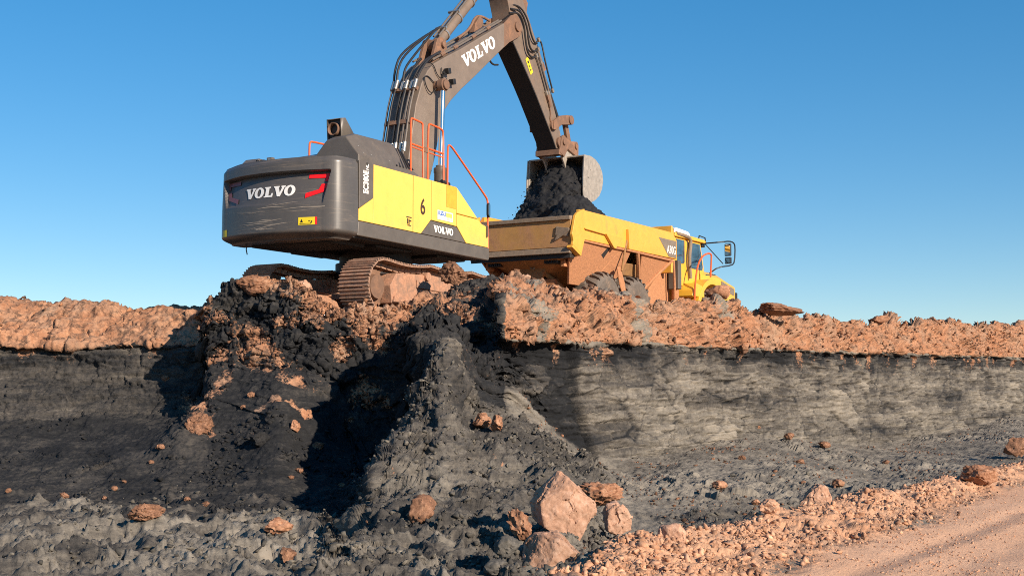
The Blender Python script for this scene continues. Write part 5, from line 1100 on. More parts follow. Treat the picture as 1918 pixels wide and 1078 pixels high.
# cab
cabm = MB(); cabm.prism([(6.62, 1.70), (8.70, 1.70), (8.80, 2.30), (8.55, 3.06), (6.66, 3.06)], -.98, .80); cab = cabm.build('cab', M['tyel2'], tr, 0.04)
MB().prism([(6.58, 3.05), (8.72, 3.05), (8.80, 3.09), (8.70, 3.15), (6.62, 3.17)], -1.05, .86).build('cab_roof', M['tyel2'], cab, 0.02)
MB().prism([(6.85, 2.34), (7.28, 2.34), (7.36, 2.40), (7.36, 3.0), (6.80, 3.0)], -.993, -.975).build('window', M['glass'], cab)
MB().prism([(7.66, 2.26), (8.62, 2.26), (8.66, 2.36), (8.46, 2.99), (7.66, 2.99)], -.993, -.975).build('window', M['glass'], cab)
MB().prism([(6.85, 2.34), (7.36, 2.34), (7.36, 3.0), (6.80, 3.0)], .795, .813).build('window', M['glass'], cab)
MB().prism([(7.66, 2.26), (8.62, 2.26), (8.46, 2.99), (7.66, 2.99)], .795, .813).build('window', M['glass'], cab)
b = MB(); b.add([(8.805, -.86, 2.34), (8.805, .70, 2.34), (8.578, .70, 3.0), (8.578, -.86, 3.0), (8.79, -.86, 2.34), (8.79, .70, 2.34), (8.56, .70, 3.0), (8.56, -.86, 3.0)], [(0, 1, 2, 3), (7, 6, 5, 4), (0, 4, 5, 1), (3, 2, 6, 7), (0, 3, 7, 4), (1, 5, 6, 2)]); b.build('windscreen', M['glass'], cab)
MB().prism([(6.86, 3.15), (7.98, 3.14), (7.92, 3.26), (7.80, 3.31), (6.98, 3.34), (6.88, 3.30)], -.92, -.15).build('air_conditioner', M['white'], cab, 0.03)
MB().prism([(6.70, 3.15), (6.87, 3.15), (6.87, 3.30), (6.72, 3.30)], -.90, -.17).build('air_conditioner_grille', M['tlip'], cab, 0.01)
MB().tube([(6.7, -1.03, 3.14), (7.4, -1.06, 3.12), (7.58, -1.08, 3.06), (7.60, -1.08, 2.9), (7.50, -1.08, 2.62), (7.52, -1.07, 2.3), (7.60, -1.06, 1.95)], .05, 10, 2).build('intake_pipe', M['tlip'], cab)
MB().tube([(8.45, -.95, 3.10), (8.52, -.95, 3.26), (8.95, -.95, 3.24), (9.0, -.95, 3.06)], .018, 6).build('lamp_guard', M['black'], cab)
b = MB(); b.box((8.86, -.80, 3.04), (.22, .26, .12)); b.box((8.84, .6, 3.04), (.22, .26, .12)); b.v and None
lb = MB(); lb.box((8.84, -.82, 3.02), (.22, .26, .12)); lb.build('work_lamp', M['black'], cab, 0.02)
lb = MB(); lb.box((8.84, .62, 3.02), (.22, .26, .12)); lb.build('work_lamp', M['black'], cab, 0.02)
MB().prism([(6.70, 1.72), (7.56, 1.72), (7.56, 2.24), (6.72, 2.24)], -1.00, -.972).build('door', M['tyel2'], cab, 0.01)
MB().tube([(6.95, -1.01, 2.2), (6.97, -1.03, 1.95), (7.05, -1.01, 1.9)], .014, 6).build('grab_handle', M['orange'], cab)
MB().prism([(7.0, 1.40), (7.85, 1.40), (7.85, 1.72), (7.30, 1.80), (7.05, 1.60)], -1.38, -.85).build('step_box', M['tyel2'], tr, 0.04)
# bonnet, fenders, lamps
bon = loft([(8.45, [(-1.02, 1.45), (-1.02, 2.15), (-.80, 2.30), (.80, 2.30), (1.02, 2.15), (1.02, 1.45)]),
            (9.75, [(-1.12, 1.45), (-1.12, 2.08), (-.90, 2.25), (.90, 2.25), (1.12, 2.08), (1.12, 1.45)]),
            (10.85, [(-1.10, 1.25), (-1.10, 1.92), (-.88, 2.06), (.88, 2.06), (1.10, 1.92), (1.10, 1.25)]),
            (11.22, [(-.98, 1.20), (-.98, 1.78), (-.80, 1.92), (.80, 1.92), (.98, 1.78), (.98, 1.20)])], 'bonnet', 'tyel2', 0.03, tr)
MB().prism([(11.15, 1.15), (11.32, 1.15), (11.28, 1.80), (11.22, 1.86)], -.86, .86).build('grille', M['black'], bon, 0.02)
MB().prism([(9.70, 1.12), (11.25, 1.0), (11.30, 1.25), (10.4, 1.42), (9.7, 1.42)], -1.16, 1.16).build('bumper', M['tdark'], tr, 0.03)
for s_ in (-1, 1):
    arc = [(8.45 + 1.16 * math.cos(R(a)), .88 + 1.10 * math.sin(R(a))) for a in np.linspace(12, 165, 18)]
    arc2 = [(8.45 + 1.0 * math.cos(R(a)), .88 + .94 * math.sin(R(a))) for a in np.linspace(165, 12, 18)]
    fd = MB().prism(arc + arc2, s_ * 1.40, s_ * .80).build('fender', M['tyel2'], tr, 0.02)
    dk_ = MB(); dk_.add([(9.72, s_ * 1.126, 1.80), (10.78, s_ * 1.110, 1.66), (10.80, s_ * 1.108, 1.86), (9.74, s_ * 1.128, 2.03)], [(0, 1, 2, 3)]); vn = dk_.build('side_vent', M['badge'], bon)
    decal('lettering', VOLVO, lambda u, v: (9.80 + .50 * u if s_ < 0 else 10.30 - .5 * u, s_ * 1.135, 1.84 + .08 * v - .03 * u), M['white'], vn)
    MB().box((10.98, s_ * 1.0, 1.66), (.22, .16, .22), Matrix.Rotation(R(20 * s_), 3, 'Z')).build('head_lamp', M['black'], bon, 0.02)
    # orange grab rail by the steps
    MB().tube([(7.02, s_ * 1.42, 1.20), (7.05, s_ * 1.43, 1.75), (7.25, s_ * 1.43, 2.30), (7.62, s_ * 1.43, 2.58), (8.02, s_ * 1.43, 2.68), (8.26, s_ * 1.42, 2.68), (8.30, s_ * 1.41, 2.58), (8.29, s_ * 1.38, 2.02)], .026, 8, 2).build('grab_rail', M['orange'], tr)
    q = [tr_local(px_, py_, -1.5) for px_, py_ in ((1352, 453), (1366, 451.5), (1374, 454), (1377, 461), (1376, 490), (1371, 497), (1345, 500))]
    arm_ = [(8.80, s_ * .98, 3.06)] + [(p[0], s_ * 1.5, p[2]) for p in q] + [(8.95, s_ * 1.08, 2.20)]
    mf = MB().tube(arm_, .02, 8, 1).build('mirror_frame', M['black'], tr)
    p0_ = tr_local(1366, 497, -1.5)
    MB().tube([(8.85, s_ * 1.0, 3.04), (p0_[0] - .35, s_ * 1.45, p0_[2] + .02)], .014, 6).build('brace', M['black'], mf)
    for (px_, py_, hh, ww) in ((1364, 468, .36, .20), (1364.5, 488, .19, .20)):
        c_ = tr_local(px_, py_, -1.5)
        mh = MB().box((c_[0] - .02, s_ * 1.50, c_[2]), (.07, ww, hh)).build('mirror', M['black'], mf, 0.02) if False else MB().box((c_[0] - .02, s_ * 1.50, c_[2]), (.07, ww, hh)).build('mirror', M['black'], tr, 0.02)
        MB().box((c_[0] - .06, s_ * 1.50, c_[2]), (.006, ww - .04, hh - .05)).build('mirror_glass', M['mirror'], mh)
# ---------------------------------------------------------------- black soil: in the bed, and pouring from the bucket
def coal_material(name, c0=(0.006, 0.006, 0.007), c1=(0.028, 0.027, 0.028)):
    m, t, b = new_mat(name)
    tc = t.nodes.new('ShaderNodeTexCoord'); n = noise_node(t, 9, 10, 0.75, tc.outputs['Object']); r = ramp(t.nodes, [(.3, c0), (.7, c1)])
    t.links.new(n.outputs['Fac'], r.inputs[0]); t.links.new(r.outputs[0], b.inputs['Base Color']); b.inputs['Roughness'].default_value = .8; b.inputs['Specular IOR Level'].default_value = .3
    bp = t.nodes.new('ShaderNodeBump'); bp.inputs['Strength'].default_value = .6; bp.inputs['Distance'].default_value = .03
    n2 = noise_node(t, 38, 5, .7, tc.outputs['Object']); t.links.new(n2.outputs['Fac'], bp.inputs['Height']); t.links.new(bp.outputs[0], b.inputs['Normal'])
    return m
COAL = coal_material('black_soil')
def lumpy(P, N, seed, a=1.0):
    f1, f2, cid = worley(P * 6.5 + .4 * fbm(P * 5, 2, seed + 3)[:, None], seed); g1, g2, gid = worley(P * 14., seed + 9)
    return P + N * (a * (.20 * fbm(P * 1.8, 3, seed) + .07 * (.5 - f1) * sstep(-.2, .3, fbm(P * 2.5, 2, seed + 20)) + .05 * (.5 - g1) + .05 * fbm(P * 9, 3, seed + 5)))[:, None]
# heap in the truck bed (truck coordinates)
gx_ = np.linspace(.02, 5.62, 220); gy_ = np.linspace(-1.25, 1.25, 100)
XX, YY = np.meshgrid(gx_, gy_, indexing='ij')
ZZ = 2.62 + .24 * np.exp(-((XX - 3.3) / 2.2) ** 2) * np.exp(-(YY / 1.0) ** 2) + .84 * np.exp(-((XX - 2.5) / 1.05) ** 2 - ((YY + .2) / .75) ** 2) + .18 * np.exp(-((XX - .5) / .6) ** 2 - ((YY - .9) / .5) ** 2) - .25 * sstep(1.0, 1.25, np.abs(YY))
P_ = np.stack([XX, YY, ZZ], -1); N_ = grid_normals(P_).reshape(-1, 3); N_ *= np.sign(N_[:, 2:3]); P_ = lumpy(P_.reshape(-1, 3), N_, 301)
vi = np.arange(len(P_)).reshape(220, 100); Fq = np.stack([vi[:-1, :-1], vi[1:, :-1], vi[1:, 1:], vi[:-1, 1:]], -1).reshape(-1, 4)
ld = link('soil_load', np_mesh('soil_load', P_, Fq, COAL)); ld.location = TRO; ld.rotation_euler = (0, 0, R(90 - TRH))
tag(ld, 'heap of black soil lying in the bed of the yellow dump truck', 'soil heap')
# the falling load (excavator coordinates)
zs = np.array([4.62, 4.45, 4.1, 3.7, 3.3, 2.95, 2.6, 2.3]); xc = np.array([8.45, 8.42, 8.30, 8.06, 7.80, 7.62, 7.52, 7.5]); rx = np.array([.05, .38, .52, .52, .50, .52, .62, .75]); yc_ = np.array([0, 0, 0, .02, .08, .16, .22, .25]); ry = np.array([.1, .70, .74, .76, .82, .92, 1.05, 1.2])
zt_ = np.linspace(4.62, 2.3, 150); th = np.linspace(0, 2 * math.pi, 190, endpoint=False)
I = lambda a: np.interp(-zt_, -zs, a)[:, None]
cx2, sx2 = np.cos(th)[None], np.sin(th)[None]; se = lambda c: np.sign(c) * np.abs(c) ** .75
Q = np.stack([I(xc) + I(rx) * se(cx2), I(yc_) + I(ry) * se(sx2), np.repeat(zt_[:, None], 190, 1)], -1)
Nq = np.stack([np.repeat(cx2, 150, 0), np.repeat(sx2, 150, 0), np.full((150, 190), .25)], -1).reshape(-1, 3); Nq /= np.linalg.norm(Nq, axis=1, keepdims=True)
Qd = lumpy(Q.reshape(-1, 3), Nq, 401, 1.0)
Qd[:, 0] = np.minimum(Qd[:, 0], 8.85); Qd[:, 1] = np.where(Qd[:, 2] > 3.45, np.clip(Qd[:, 1], -.77, .77), Qd[:, 1])
vi = np.arange(150 * 190).reshape(150, 190); vj = np.roll(vi, -1, 1); Fq = np.stack([vi[:-1], vi[1:], vj[1:], vj[:-1]], -1).reshape(-1, 4)
fs = link('falling_soil', np_mesh('falling_soil', Qd, Fq, COAL)); fs.location = EXO; fs.rotation_euler = (0, 0, R(90 - EXH))
tag(fs, 'mass of crumbly black soil sliding out of the raised bucket', 'soil')
# ---------------------------------------------------------------- boulders
bpy.context.view_layer.update()
def ground_hit(px, py):
    d = Vector(ray(px, py)).normalized()
    ok, loc, nor, _ = qf.ray_cast(Vector(EYE), d)
    return (loc, nor) if ok else (None, None)
def rock_material(name, dark, mid, light, scale=5.0, grain=30, bump=.5):
    m, t, b = new_mat(name)
    tc = t.nodes.new('ShaderNodeTexCoord'); v = tc.outputs['Object']
    n = noise_node(t, scale, 10, .7, v); n2 = noise_node(t, grain, 8, .72, v)
    mm = t.nodes.new('ShaderNodeMath'); mm.operation = 'MULTIPLY_ADD'; t.links.new(n2.outputs['Fac'], mm.inputs[0]); mm.inputs[1].default_value = .5
    m2 = t.nodes.new('ShaderNodeMath'); m2.operation = 'MULTIPLY'; t.links.new(n.outputs['Fac'], m2.inputs[0]); m2.inputs[1].default_value = .5
    t.links.new(m2.outputs[0], mm.inputs[2])
    r = ramp(t.nodes, [(.34, dark), (.5, mid), (.64, light)]); t.links.new(mm.outputs[0], r.inputs[0])
    oi = t.nodes.new('ShaderNodeObjectInfo'); mr = t.nodes.new('ShaderNodeMapRange'); t.links.new(oi.outputs['Random'], mr.inputs[0]); mr.inputs[3].default_value = .82; mr.inputs[4].default_value = 1.12
    at2 = t.nodes.new('ShaderNodeAttribute'); at2.attribute_name = 'tint'
    c = mixc(t, 1.0, r.outputs[0], at2.outputs['Color'], 'MULTIPLY')
    hv = t.nodes.new('ShaderNodeHueSaturation'); t.links.new(c, hv.inputs['Color']); t.links.new(mr.outputs[0], hv.inputs['Value'])
    t.links.new(hv.outputs[0], b.inputs['Base Color']); b.inputs['Roughness'].default_value = .92; b.inputs['Specular IOR Level'].default_value = .2
    bp = t.nodes.new('ShaderNodeBump'); bp.inputs['Strength'].default_value = bump; bp.inputs['Distance'].default_value = .02
    t.links.new(mm.outputs[0], bp.inputs['Height']); t.links.new(bp.outputs[0], b.inputs['Normal'])
    return m
RK = {'salmon': rock_material('salmon_sandstone', (.25, .135, .085), (.41, .235, .155), (.55, .36, .26), 3.5, 22, .7),
      'clay': rock_material('red_brown_marl', (.14, .06, .034), (.31, .15, .085), (.50, .29, .18)),
      'dirty': rock_material('dirty_marl_clod', (.030, .022, .018), (.19, .095, .056), (.40, .22, .135), 3.0),
      'grey': rock_material('dusty_grey_clay', (.035, .033, .032), (.085, .078, .068), (.17, .15, .125)),
      'black': rock_material('black_clay', (.010, .010, .011), (.020, .020, .021), (.045, .042, .040)),
      'brown': rock_material('brown_gravel', (.30, .155, .092), (.45, .25, .155), (.58, .37, .25), 2.5)}
def ico(n):
    bm = bmesh.new(); bmesh.ops.create_icosphere(bm, subdivisions=n, radius=1.0)
    V = np.array([v.co[:] for v in bm.verts]); Fc = np.array([[v.index for v in f.verts] for f in bm.faces]); bm.free()
    return V, Fc
ICO = {n: ico(n) for n in (1, 2, 4, 5)}
def rock_shape(seed, n, cuts=9, rough=.05, lo=.55, hi=.9, lump=0.0):
    rs = np.random.RandomState(seed); V = ICO[n][0].copy()
    for _ in range(cuts):
        q = rs.normal(size=3); q /= np.linalg.norm(q); d = rs.uniform(lo, hi)
        V -= np.clip(V @ q - d, 0, None)[:, None] * q
    if rough and n >= 4:
        N = V / np.linalg.norm(V, axis=1, keepdims=True); fa, fe = facets(V * 2.6 + seed, seed + 60); fb2, fe2 = facets(V * 6 + seed, seed + 61)
        V += N * (.16 * fa + .06 * fb2)[:, None]
        V += N * (rough * (fbm(V * 2.6 + seed, 4, seed) + .45 * fbm(V * 9 + seed, 3, seed + 3)))[:, None]
        if lump:
            f1, f2, ci = worley(V * 3.2 + seed * 1.7, seed); g1, g2, gi = worley(V * 7.5 + seed, seed + 5)
            V += N * (lump * (.5 - f1) + lump * .6 * (.5 - g1))[:, None]
    return V
def hull_shape(pts, seed, rough=.012):
    bm = bmesh.new()
    for p in pts: bm.verts.new(p)
    r = bmesh.ops.convex_hull(bm, input=bm.verts)
    bmesh.ops.delete(bm, geom=[g for g in r['geom_interior'] if isinstance(g, bmesh.types.BMVert)], context='VERTS')
    bmesh.ops.bevel(bm, geom=list(bm.edges), offset=.018, segments=2, affect='EDGES', profile=.6)
    bmesh.ops.triangulate(bm, faces=bm.faces)
    for _ in range(5):
        es = [e for e in bm.edges if e.calc_length() > .018]
        if not es: break
        bmesh.ops.subdivide_edges(bm, edges=es, cuts=1, use_grid_fill=True); bmesh.ops.triangulate(bm, faces=bm.faces)
    bm.normal_update()
    V = np.array([v.co[:] for v in bm.verts]); N = np.array([v.normal[:] for v in bm.verts]); Fc = np.array([[v.index for v in f.verts] for f in bm.faces]); bm.free()
    f1, f2, ci = worley(V * 9 + seed, seed)
    fa, fe = facets(V * 7 + seed, seed + 40); fb2, fe2 = facets(V * 19 + seed, seed + 50)
    V = V + N * (rough * fbm(V * 6 + seed, 3, seed) * 1.4 + rough * .8 * fbm(V * 24 + seed, 3, seed + 7) + .030 * fa * sstep(-.1, .3, fbm(V * 3 + seed, 2, seed + 9)) + .008 * fb2)[:, None]
    return V, Fc
def add_rock(name, V, Fc, mat, loc, label, cat='boulder', group=None, rz=0.0):
    me = np_mesh(name, V, Fc, RK[mat])
    me.set_sharp_from_angle(angle=R(50))
    set_col(me, 'tint', np.ones((len(V), 3)))
    o = link(name, me); o.location = loc; o.rotation_euler = (0, 0, rz)
    tag(o, label, cat, group)
    return o
def boulder(px, pybase, w, h, mat, label, seed, depth=None, sq=1.0, sink=.12, cuts=9, rough=.06, lump=0.0, name='boulder', tilt=0.0, group=None):
    loc, nor = ground_hit(px, pybase)
    if loc is None: return None
    d = loc.y if depth is None else depth
    if depth is not None: loc = Vector(at(px, pybase, depth))
    sx = w / FPX * d / 2; sz = h / FPX * d / 2; sy = (sx + sz) / 2 * sq
    V = rock_shape(seed, 5 if w > 60 else 4, cuts, rough, lump=lump)
    mx = np.abs(V).max(0); V = V / mx * np.array([sx, sy, sz])
    if tilt:
        c, s = math.cos(tilt), math.sin(tilt); V = V @ np.array([[c, 0, -s], [0, 1, 0], [s, 0, c]]).T
    loc = loc + Vector((0, sy * .35, sz * (1 - sink)))
    return add_rock(name, V, ICO[5 if w > 60 else 4][1], mat, loc, label, group=group)
# the big leaning block, the block below it
def hull_boulder(px, pyc, d, pts, mat, label, seed):
    k = d / FPX
    P = [(x * k, yv, z * k) for x, z, yv in pts]
    V, Fc = hull_shape(P, seed)
    return add_rock('boulder', V, Fc, mat, Vector(at(px, pyc, d)), label)
hull_boulder(1057, 948, 13.4, [(-10, 68, .0), (14, 44, -.16), (60, 4, -.02), (56, -12, .05), (23, -70, -.12), (4, -62, -.16), (-40, -34, -.22), (-46, 10, -.20), (-63, 8, .10), (-56, -22, .12), (-50, 30, .12), (20, 30, .40), (45, -30, .42), (-35, -40, .40), (-30, 35, .38)], 'salmon', 'largest salmon boulder, a leaning pointed block in the pit foreground', 3)
hull_boulder(1036, 1036, 12.5, [(-38, 36, .05), (-20, 38, -.10), (12, 30, -.16), (40, 6, -.12), (58, -10, .0), (54, -24, .06), (-20, -46, -.20), (-55, -38, -.10), (-58, 0, .10), (-50, 22, .15), (10, 38, .30), (45, 0, .34), (-30, -42, .34), (40, -46, .2)], 'salmon', 'squat salmon boulder propped under the largest leaning block', 5)
hull_boulder(1157, 970, 14.0, [(-24, 28, -.02), (-4, 30, -.10), (16, 18, -.10), (26, -2, -.04), (25, -22, .0), (4, -32, -.06), (-18, -24, -.10), (-22, 4, -.10), (-28, 10, .12), (0, 28, .2), (20, -10, .22), (-20, -28, .2)], 'salmon', 'smaller upright salmon boulder right of the largest leaning block', 7)
hull_boulder(1259, 998, 12.9, [(-22, 12, -.02), (-6, 17, -.06), (12, 14, -.06), (26, 0, .0), (24, -16, -.02), (-16, -18, -.05), (-26, -8, .02), (-20, 10, .14), (16, 10, .14), (18, -16, .14)], 'salmon', 'small blocky salmon boulder at the left end of the gravel bank', 9)
hull_boulder(1528, 932, 17.2, [(-30, -10, .0), (-12, 14, -.06), (10, 26, -.05), (26, 18, -.02), (32, -4, .0), (28, -26, -.05), (-10, -26, -.08), (-34, -22, .0), (0, 20, .2), (24, 0, .22), (-20, -14, .2)], 'salmon', 'wedge shaped salmon boulder standing proud in the gravel bank', 11)
boulder(1125, 948, 92, 54, 'clay', 'rough crumbly brown boulder behind the largest leaning block', 21, lump=.25, depth=14.6)
boulder(973, 1012, 44, 66, 'clay', 'ragged red brown clod leaning against the largest boulder', 22, lump=.35, tilt=.5, depth=13.1, cuts=4)
boulder(951, 1045, 54, 46, 'grey', 'dusty grey boulder left of the squat salmon boulder', 23, cuts=7)
boulder(929, 1078, 48, 34, 'grey', 'low blue grey rock at the bottom edge beside the squat boulder', 24, cuts=8)
boulder(789, 972, 56, 60, 'dirty', 'dark brown boulder half buried in the grey spoil ridge', 25, lump=.12, sink=.45)
boulder(903, 802, 36, 32, 'clay', 'left one of two orange lumps high on the grey spoil', 26, lump=.2)
boulder(931, 808, 32, 34, 'clay', 'right one of two orange lumps high on the grey spoil', 27, lump=.2)
boulder(1347, 916, 34, 18, 'clay', 'small brown block alone on the grey floor before the face', 28)
boulder(1837, 910, 76, 50, 'clay', 'rounded brown boulder on the gravel bank near the right edge', 29, lump=.15)
boulder(1906, 858, 50, 42, 'dirty', 'dark brown boulder at the far right behind the gravel bank', 30, lump=.1)
boulder(1570, 912, 26, 16, 'clay', 'little brown stone behind the wedge shaped boulder', 31)
boulder(1417, 946, 20, 14, 'clay', 'low brown stone on the floor left of the wedge shaped boulder', 32)
boulder(1440, 962, 46, 30, 'brown', 'brown clod at the crest of the gravel bank, left of the wedge boulder', 33, lump=.2)
boulder(1466, 590, 88, 26, 'clay', 'flat slab of brown rock jutting above the rim, right of the truck', 34, depth=30.6, tilt=-.12, sink=.2, cuts=7, lump=.06)
boulder(1650, 604, 40, 16, 'clay', 'thin brown slab on the rim skyline between truck and right edge', 35, depth=37.6, sink=.2, tilt=.15)
boulder(1880, 618, 32, 16, 'clay', 'brown lump on the rim skyline near the right edge', 36, depth=51, sink=.2)
boulder(268, 975, 76, 36, 'dirty', 'low brown clay lump at the foot of the left slope', 37, lump=.28)
boulder(370, 806, 62, 56, 'dirty', 'big brown clay block stuck in the black slope at left', 38, lump=.22, sink=.75)
boulder(522, 995, 60, 36, 'clay', 'brown clay lump among the grey clods below the left slope', 39, lump=.25, sink=.4)
boulder(538, 1052, 36, 32, 'dirty', 'brown clay lump low in the grey rubble at bottom left', 40, lump=.25, sink=.3)
boulder(484, 838, 42, 34, 'black', 'rounded black clod on the slope below the excavator', 41, lump=.15)
boulder(552, 808, 22, 24, 'clay', 'small orange clod beside the shadow edge on the slope', 42, lump=.2)
boulder(595, 842, 24, 20, 'dirty', 'small brown clod at the edge of the great shadow', 43, lump=.2)
boulder(566, 562, 34, 42, 'salmon', 'upright pointed clay slab between the excavator tracks', 44, depth=24.0, cuts=7, rough=.08)
boulder(475, 553, 84, 42, 'clay', 'large layered brown block under the left excavator track', 45, depth=24.1, lump=.1, cuts=6)
boulder(975, 548, 42, 40, 'salmon', 'pale brown block on the rim below the truck tailgate', 46, depth=25.2, lump=.1)
boulder(1205, 552, 50, 26, 'grey', 'grey brown rock on the rim before the middle truck wheel', 47, depth=26.3, lump=.1)
boulder(850, 532, 62, 50, 'dirty', 'dark brown clod heaped against the right excavator track', 48, depth=24.6, lump=.25)
boulder(290, 598, 70, 30, 'clay', 'flat bedded brown block on the left rim skyline', 49, depth=27.9, lump=.05, cuts=5, sink=.3)
boulder(262, 606, 28, 14, 'grey', 'small grey green block in the left rim', 50, depth=27.7)
boulder(1350, 560, 60, 30, 'clay', 'jagged brown rock before the front truck wheel', 51, depth=29.4, lump=.2)
for i, (px, py, w, lab) in enumerate((
    (15, 922, 14, 'small brown clay lump at the far left end of the slope foot'),
    (120, 932, 18, 'small brown clay lump lying left of the low lump at the slope foot'),
    (195, 935, 12, 'tiny brown clod just above the low clay lump at the slope foot'),
    (213, 918, 15, 'small brown clod uphill of the low lump at the slope foot'),
    (232, 904, 11, 'tiny brown clod below the shadowed furrow on the left slope'),
    (300, 842, 20, 'brown clod left below the big clay block on the slope'),
    (283, 868, 12, 'small brown clod two steps below the big clay block'),
    (350, 938, 14, 'small brown clod right of the low lump at the slope foot'),
    (385, 948, 16, 'brown clod midway between two low lumps at the slope foot'),
    (310, 712, 18, 'pale brown crumb at the tip of the left shadow'),
    (470, 745, 20, 'long pale clod high on the black slope under the excavator'),
    (455, 765, 12, 'small clod directly below the long pale clod'),
    (690, 980, 13, 'lone brown clod at the left foot of the grey spoil ridge'),
    (640, 912, 14, 'brown clod deep in the great shadow'),
    (560, 885, 16, 'brown clod at the lower edge of the great shadow'),
    (545, 897, 12, 'tiny brown clod left of the one at the lower shadow edge'),
)):
    boulder(px, py, w, w * .75, 'dirty', lab, 100 + i, lump=.3, name='clay_lump', group='clay lumps on the left slope', sink=.3)
for i, (px, py, w, lab) in enumerate((
    (1390, 860, 20, 'pale stone on the talus left of the rubble streak'),
    (1372, 892, 16, 'stone on the talus above the lone brown block'),
    (1480, 822, 30, 'largest brown stone at the foot of the right face'),
    (1545, 838, 30, 'dark red stone at the face foot, right of the largest one'),
    (1440, 905, 12, 'tiny stone on the floor above the low brown stone'),
    (1505, 905, 14, 'tiny stone on the floor just left of the wedge boulder'),
    (1660, 868, 18, 'pale stone on the smooth floor far right of the wedge boulder'),
    (1560, 880, 22, 'grey stone with brown crumbs on the floor above the wedge boulder'),
    (1500, 868, 24, 'brown stone midway between face foot and wedge boulder'),
    (1420, 802, 14, 'small brown stone high on the talus under the face'),
    (1605, 858, 10, 'tiny pale stone on the smooth floor'),
    (1452, 884, 12, 'tiny grey stone left of the midway brown stone'),
)):
    boulder(px, py, w * .8, w * .5, ('dirty', 'grey', 'dirty')[i % 3], lab, 140 + i, name='stone', group='stones on the right pit floor', lump=.2, sink=.3)
# ---------------------------------------------------------------- loose rubble (countless): one object per kind of ground
def shard(seed, npts=9):
    """an angular fragment: hull of a few random points"""
    rs = np.random.RandomState(seed); bm = bmesh.new()
    for _ in range(npts):
        q = rs.normal(size=3); q /= np.linalg.norm(q); bm.verts.new(q * rs.uniform(.7, 1.1))
    r = bmesh.ops.convex_hull(bm, input=bm.verts)
    dead = [g for g in r['geom_interior'] if isinstance(g, bmesh.types.BMVert)]
    if dead: bmesh.ops.delete(bm, geom=dead, context='VERTS')
    bmesh.ops.triangulate(bm, faces=bm.faces); bm.verts.index_update()
    V = np.array([v.co[:] for v in bm.verts]); Fc = np.array([[v.index for v in f.verts] for f in bm.faces]); bm.free()
    return V, Fc
def scatter(name, label, weight, count, s0, s1, mat, seed, power=2.2, tint=.25, flat=.75, sink=.25, palette=None):
    rs = np.random.RandomState(seed)
    w = np.clip(weight, 0, None) * AREA; w = w / w.sum()
    idx = rs.choice(len(Pd), size=count, p=w)
    T = [shard(seed * 31 + k, 8 + k % 4) for k in range(14)]
    size = s0 + (s1 - s0) * rs.rand(count) ** power
    VV, FF, TT, base = [], [], [], 0
    q = rs.normal(size=(count, 4)); q /= np.linalg.norm(q, axis=1, keepdims=True)
    for k in range(count):
        a, b_, c, d = q[k]
        Rm = np.array([[a*a+b_*b_-c*c-d*d, 2*(b_*c-a*d), 2*(b_*d+a*c)], [2*(b_*c+a*d), a*a-b_*b_+c*c-d*d, 2*(c*d-a*b_)], [2*(b_*d-a*c), 2*(c*d+a*b_), a*a-b_*b_-c*c+d*d]])
        tv, tf_ = T[k % 14]
        V = (tv * (size[k] * np.array([1, rs.uniform(.6, 1), rs.uniform(.4, .8)]))) @ Rm.T
        if rs.rand() < .5: V[:, 2] *= flat
        i = idx[k]
        VV.append(V + Pd[i] + N2[i] * (UPS[i] * size[k] * (.5 - sink)))
        FF.append(tf_ + base); base += len(tv)
        tc_ = (palette[rs.randint(len(palette))] if palette else np.ones(3)) * (1 + tint * (rs.rand() - .5) * 2)
        TT.append(np.tile(tc_, (len(tv), 1)))
    me = np_mesh(name, np.vstack(VV), np.vstack(FF), RK[mat], smooth=False)
    set_col(me, 'tint', np.vstack(TT))
    tag(link(name, me), label, 'rubble', kind='stuff')
rs_ = np.random.RandomState(77); VV, FF, base = [], [], 0
for k in range(420):     # crumbs flying off the falling soil (excavator coordinates)
    z_ = rs_.uniform(2.55, 4.35); i_ = int((4.62 - z_) / (4.62 - 2.3) * 149); j_ = rs_.randint(190); p_ = Q[i_, j_]
    if Nq.reshape(150, 190, 3)[i_, j_, 0] > .2: continue
    tv, tf_ = shard(900 + k % 12, 8); s_ = .012 + .05 * rs_.rand() ** 3
    off = Nq.reshape(150, 190, 3)[i_, j_] * (.02 + .16 * rs_.rand() ** 2.5) + np.array([-.05, 0, 0])
    VV.append(tv * s_ * rs_.uniform(.6, 1.2, 3) + p_ + off); FF.append(tf_ + base); base += len(tv)
me = np_mesh('loose_crumbs', np.vstack(VV), np.vstack(FF), COAL, smooth=False)
lc = link('loose_crumbs', me, fs); lc['kind'] = 'stuff'
G2 = Pd.reshape(NC, NR, 3)
AREA = np.linalg.norm(np.cross(np.gradient(G2, axis=0), np.gradient(G2, axis=1)), axis=2).ravel()
UPS = np.where((N2 * (EYE - Pd)).sum(1) > 0, 1.0, -1.0)
INF = ((PXg > -30) & (PXg < 1950) & (PYg < 1100) & (PYg > 480) & (Pd[:, 1] > 9.5)).astype(float)
toward = INF * (Pd[:, 1] < 60)
cl = np.clip(fbm(Pf * 1.3, 2, 91) + .25, 0, 1)
A_ = lambda *t: np.array(t)
fall = 1 / (1 + (Pd[:, 1] / 22) ** 2)
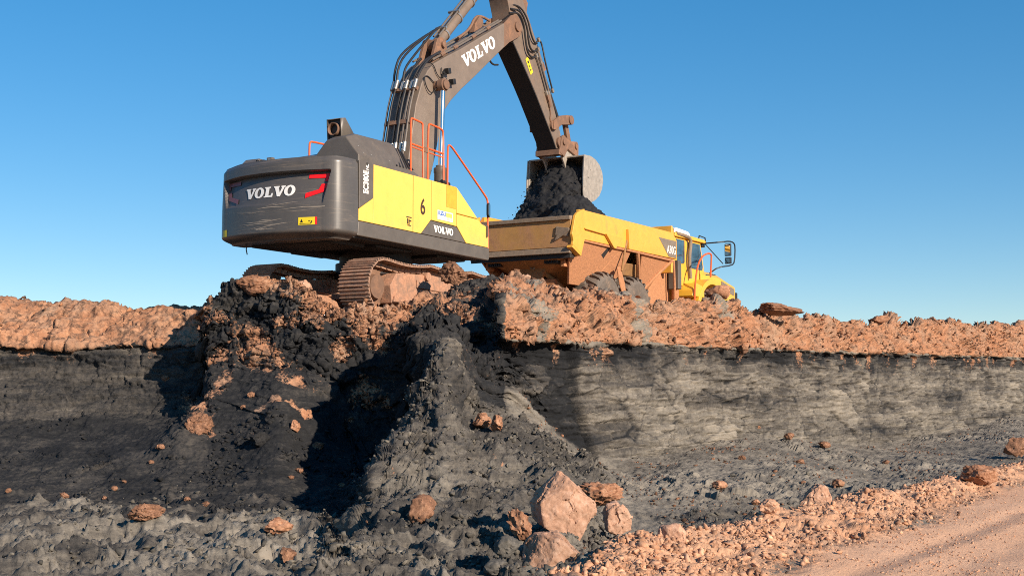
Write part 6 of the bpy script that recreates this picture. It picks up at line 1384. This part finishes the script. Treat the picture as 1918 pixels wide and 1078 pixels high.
scatter('gravel_bank', 'bank of loose salmon gravel and clods along the haul road', toward * berm_m * (.10 + cl) * fall, 15000, .006, .075, 'brown', 1, power=5.5, sink=.46, palette=[A_(1, 1, 1), A_(1.1, 1.08, 1.05), A_(.8, .78, .76), A_(.95, .9, .85)])
scatter('road_gravel', 'scattered pebbles on the smooth salmon haul road', toward * road_m * (cl + .05) / (1 + (Pd[:, 1] / 16) ** 4), 2200, .005, .026, 'brown', 2, power=3, flat=.6)
scatter('grey_rubble', 'grey clay clods covering the pit floor in the foreground', toward * fore_m * np.clip(cl - .1, 0, 1) * (.45 + sstep(420, 760, PXg)), 10000, .006, .07, 'grey', 3, power=6, palette=[A_(1.5, 1.46, 1.36), A_(1.15, 1.13, 1.08), A_(.8, .8, .8)], sink=.4)
scatter('spoil_clods', 'grey and black clods covering the spoil ridge', toward * ridge_m * (.2 + cl), 9500, .008, .07, 'grey', 4, power=5, palette=[A_(1.3, 1.27, 1.2), A_(1.0, .98, .95), A_(.6, .6, .62)], sink=.35)
scatter('black_clods', 'black clods strewn on the slope below the excavator', toward * slope_m * (1 - right_m) * (1 - ridge_m) * np.clip(cl - .15, 0, 1) * (.35 + mid_m), 5000, .010, .085, 'black', 5, power=4, sink=.35)
scatter('rim_rubble', 'broken red brown marl fragments along the rim', toward * crag * (1 - sstep(12.6, 13.4, RWg)) * (.1 + cl) * (brown > .5) * (.35 + sstep(380, 400, PXg)), 12000, .008, .10, 'clay', 6, power=4.6, palette=[A_(1, 1, 1), A_(1.15, 1.1, 1.0), A_(.75, .75, .75), A_(1.1, 1.18, 1.2), A_(.45, .5, .55), A_(.8, .9, .98), A_(.3, .34, .4)])
scatter('mixed_rubble', 'brown and black crumbled fragments below the excavator tracks', toward * midrim * (brown > .35) * (.1 + cl), 6000, .010, .085, 'dirty', 7, power=4)
scatter('floor_stones', 'small stones sprinkled on the grey floor below the right face', toward * right_m * slope_m * (1 - ridge_m) * np.clip(cl - .12, 0, 1) * fall, 4500, .008, .055, 'clay', 8, power=4, palette=[A_(.8, .8, .8), A_(.5, .55, .6), A_(.3, .36, .42), A_(1.0, 1.0, 1.0)], sink=.3)
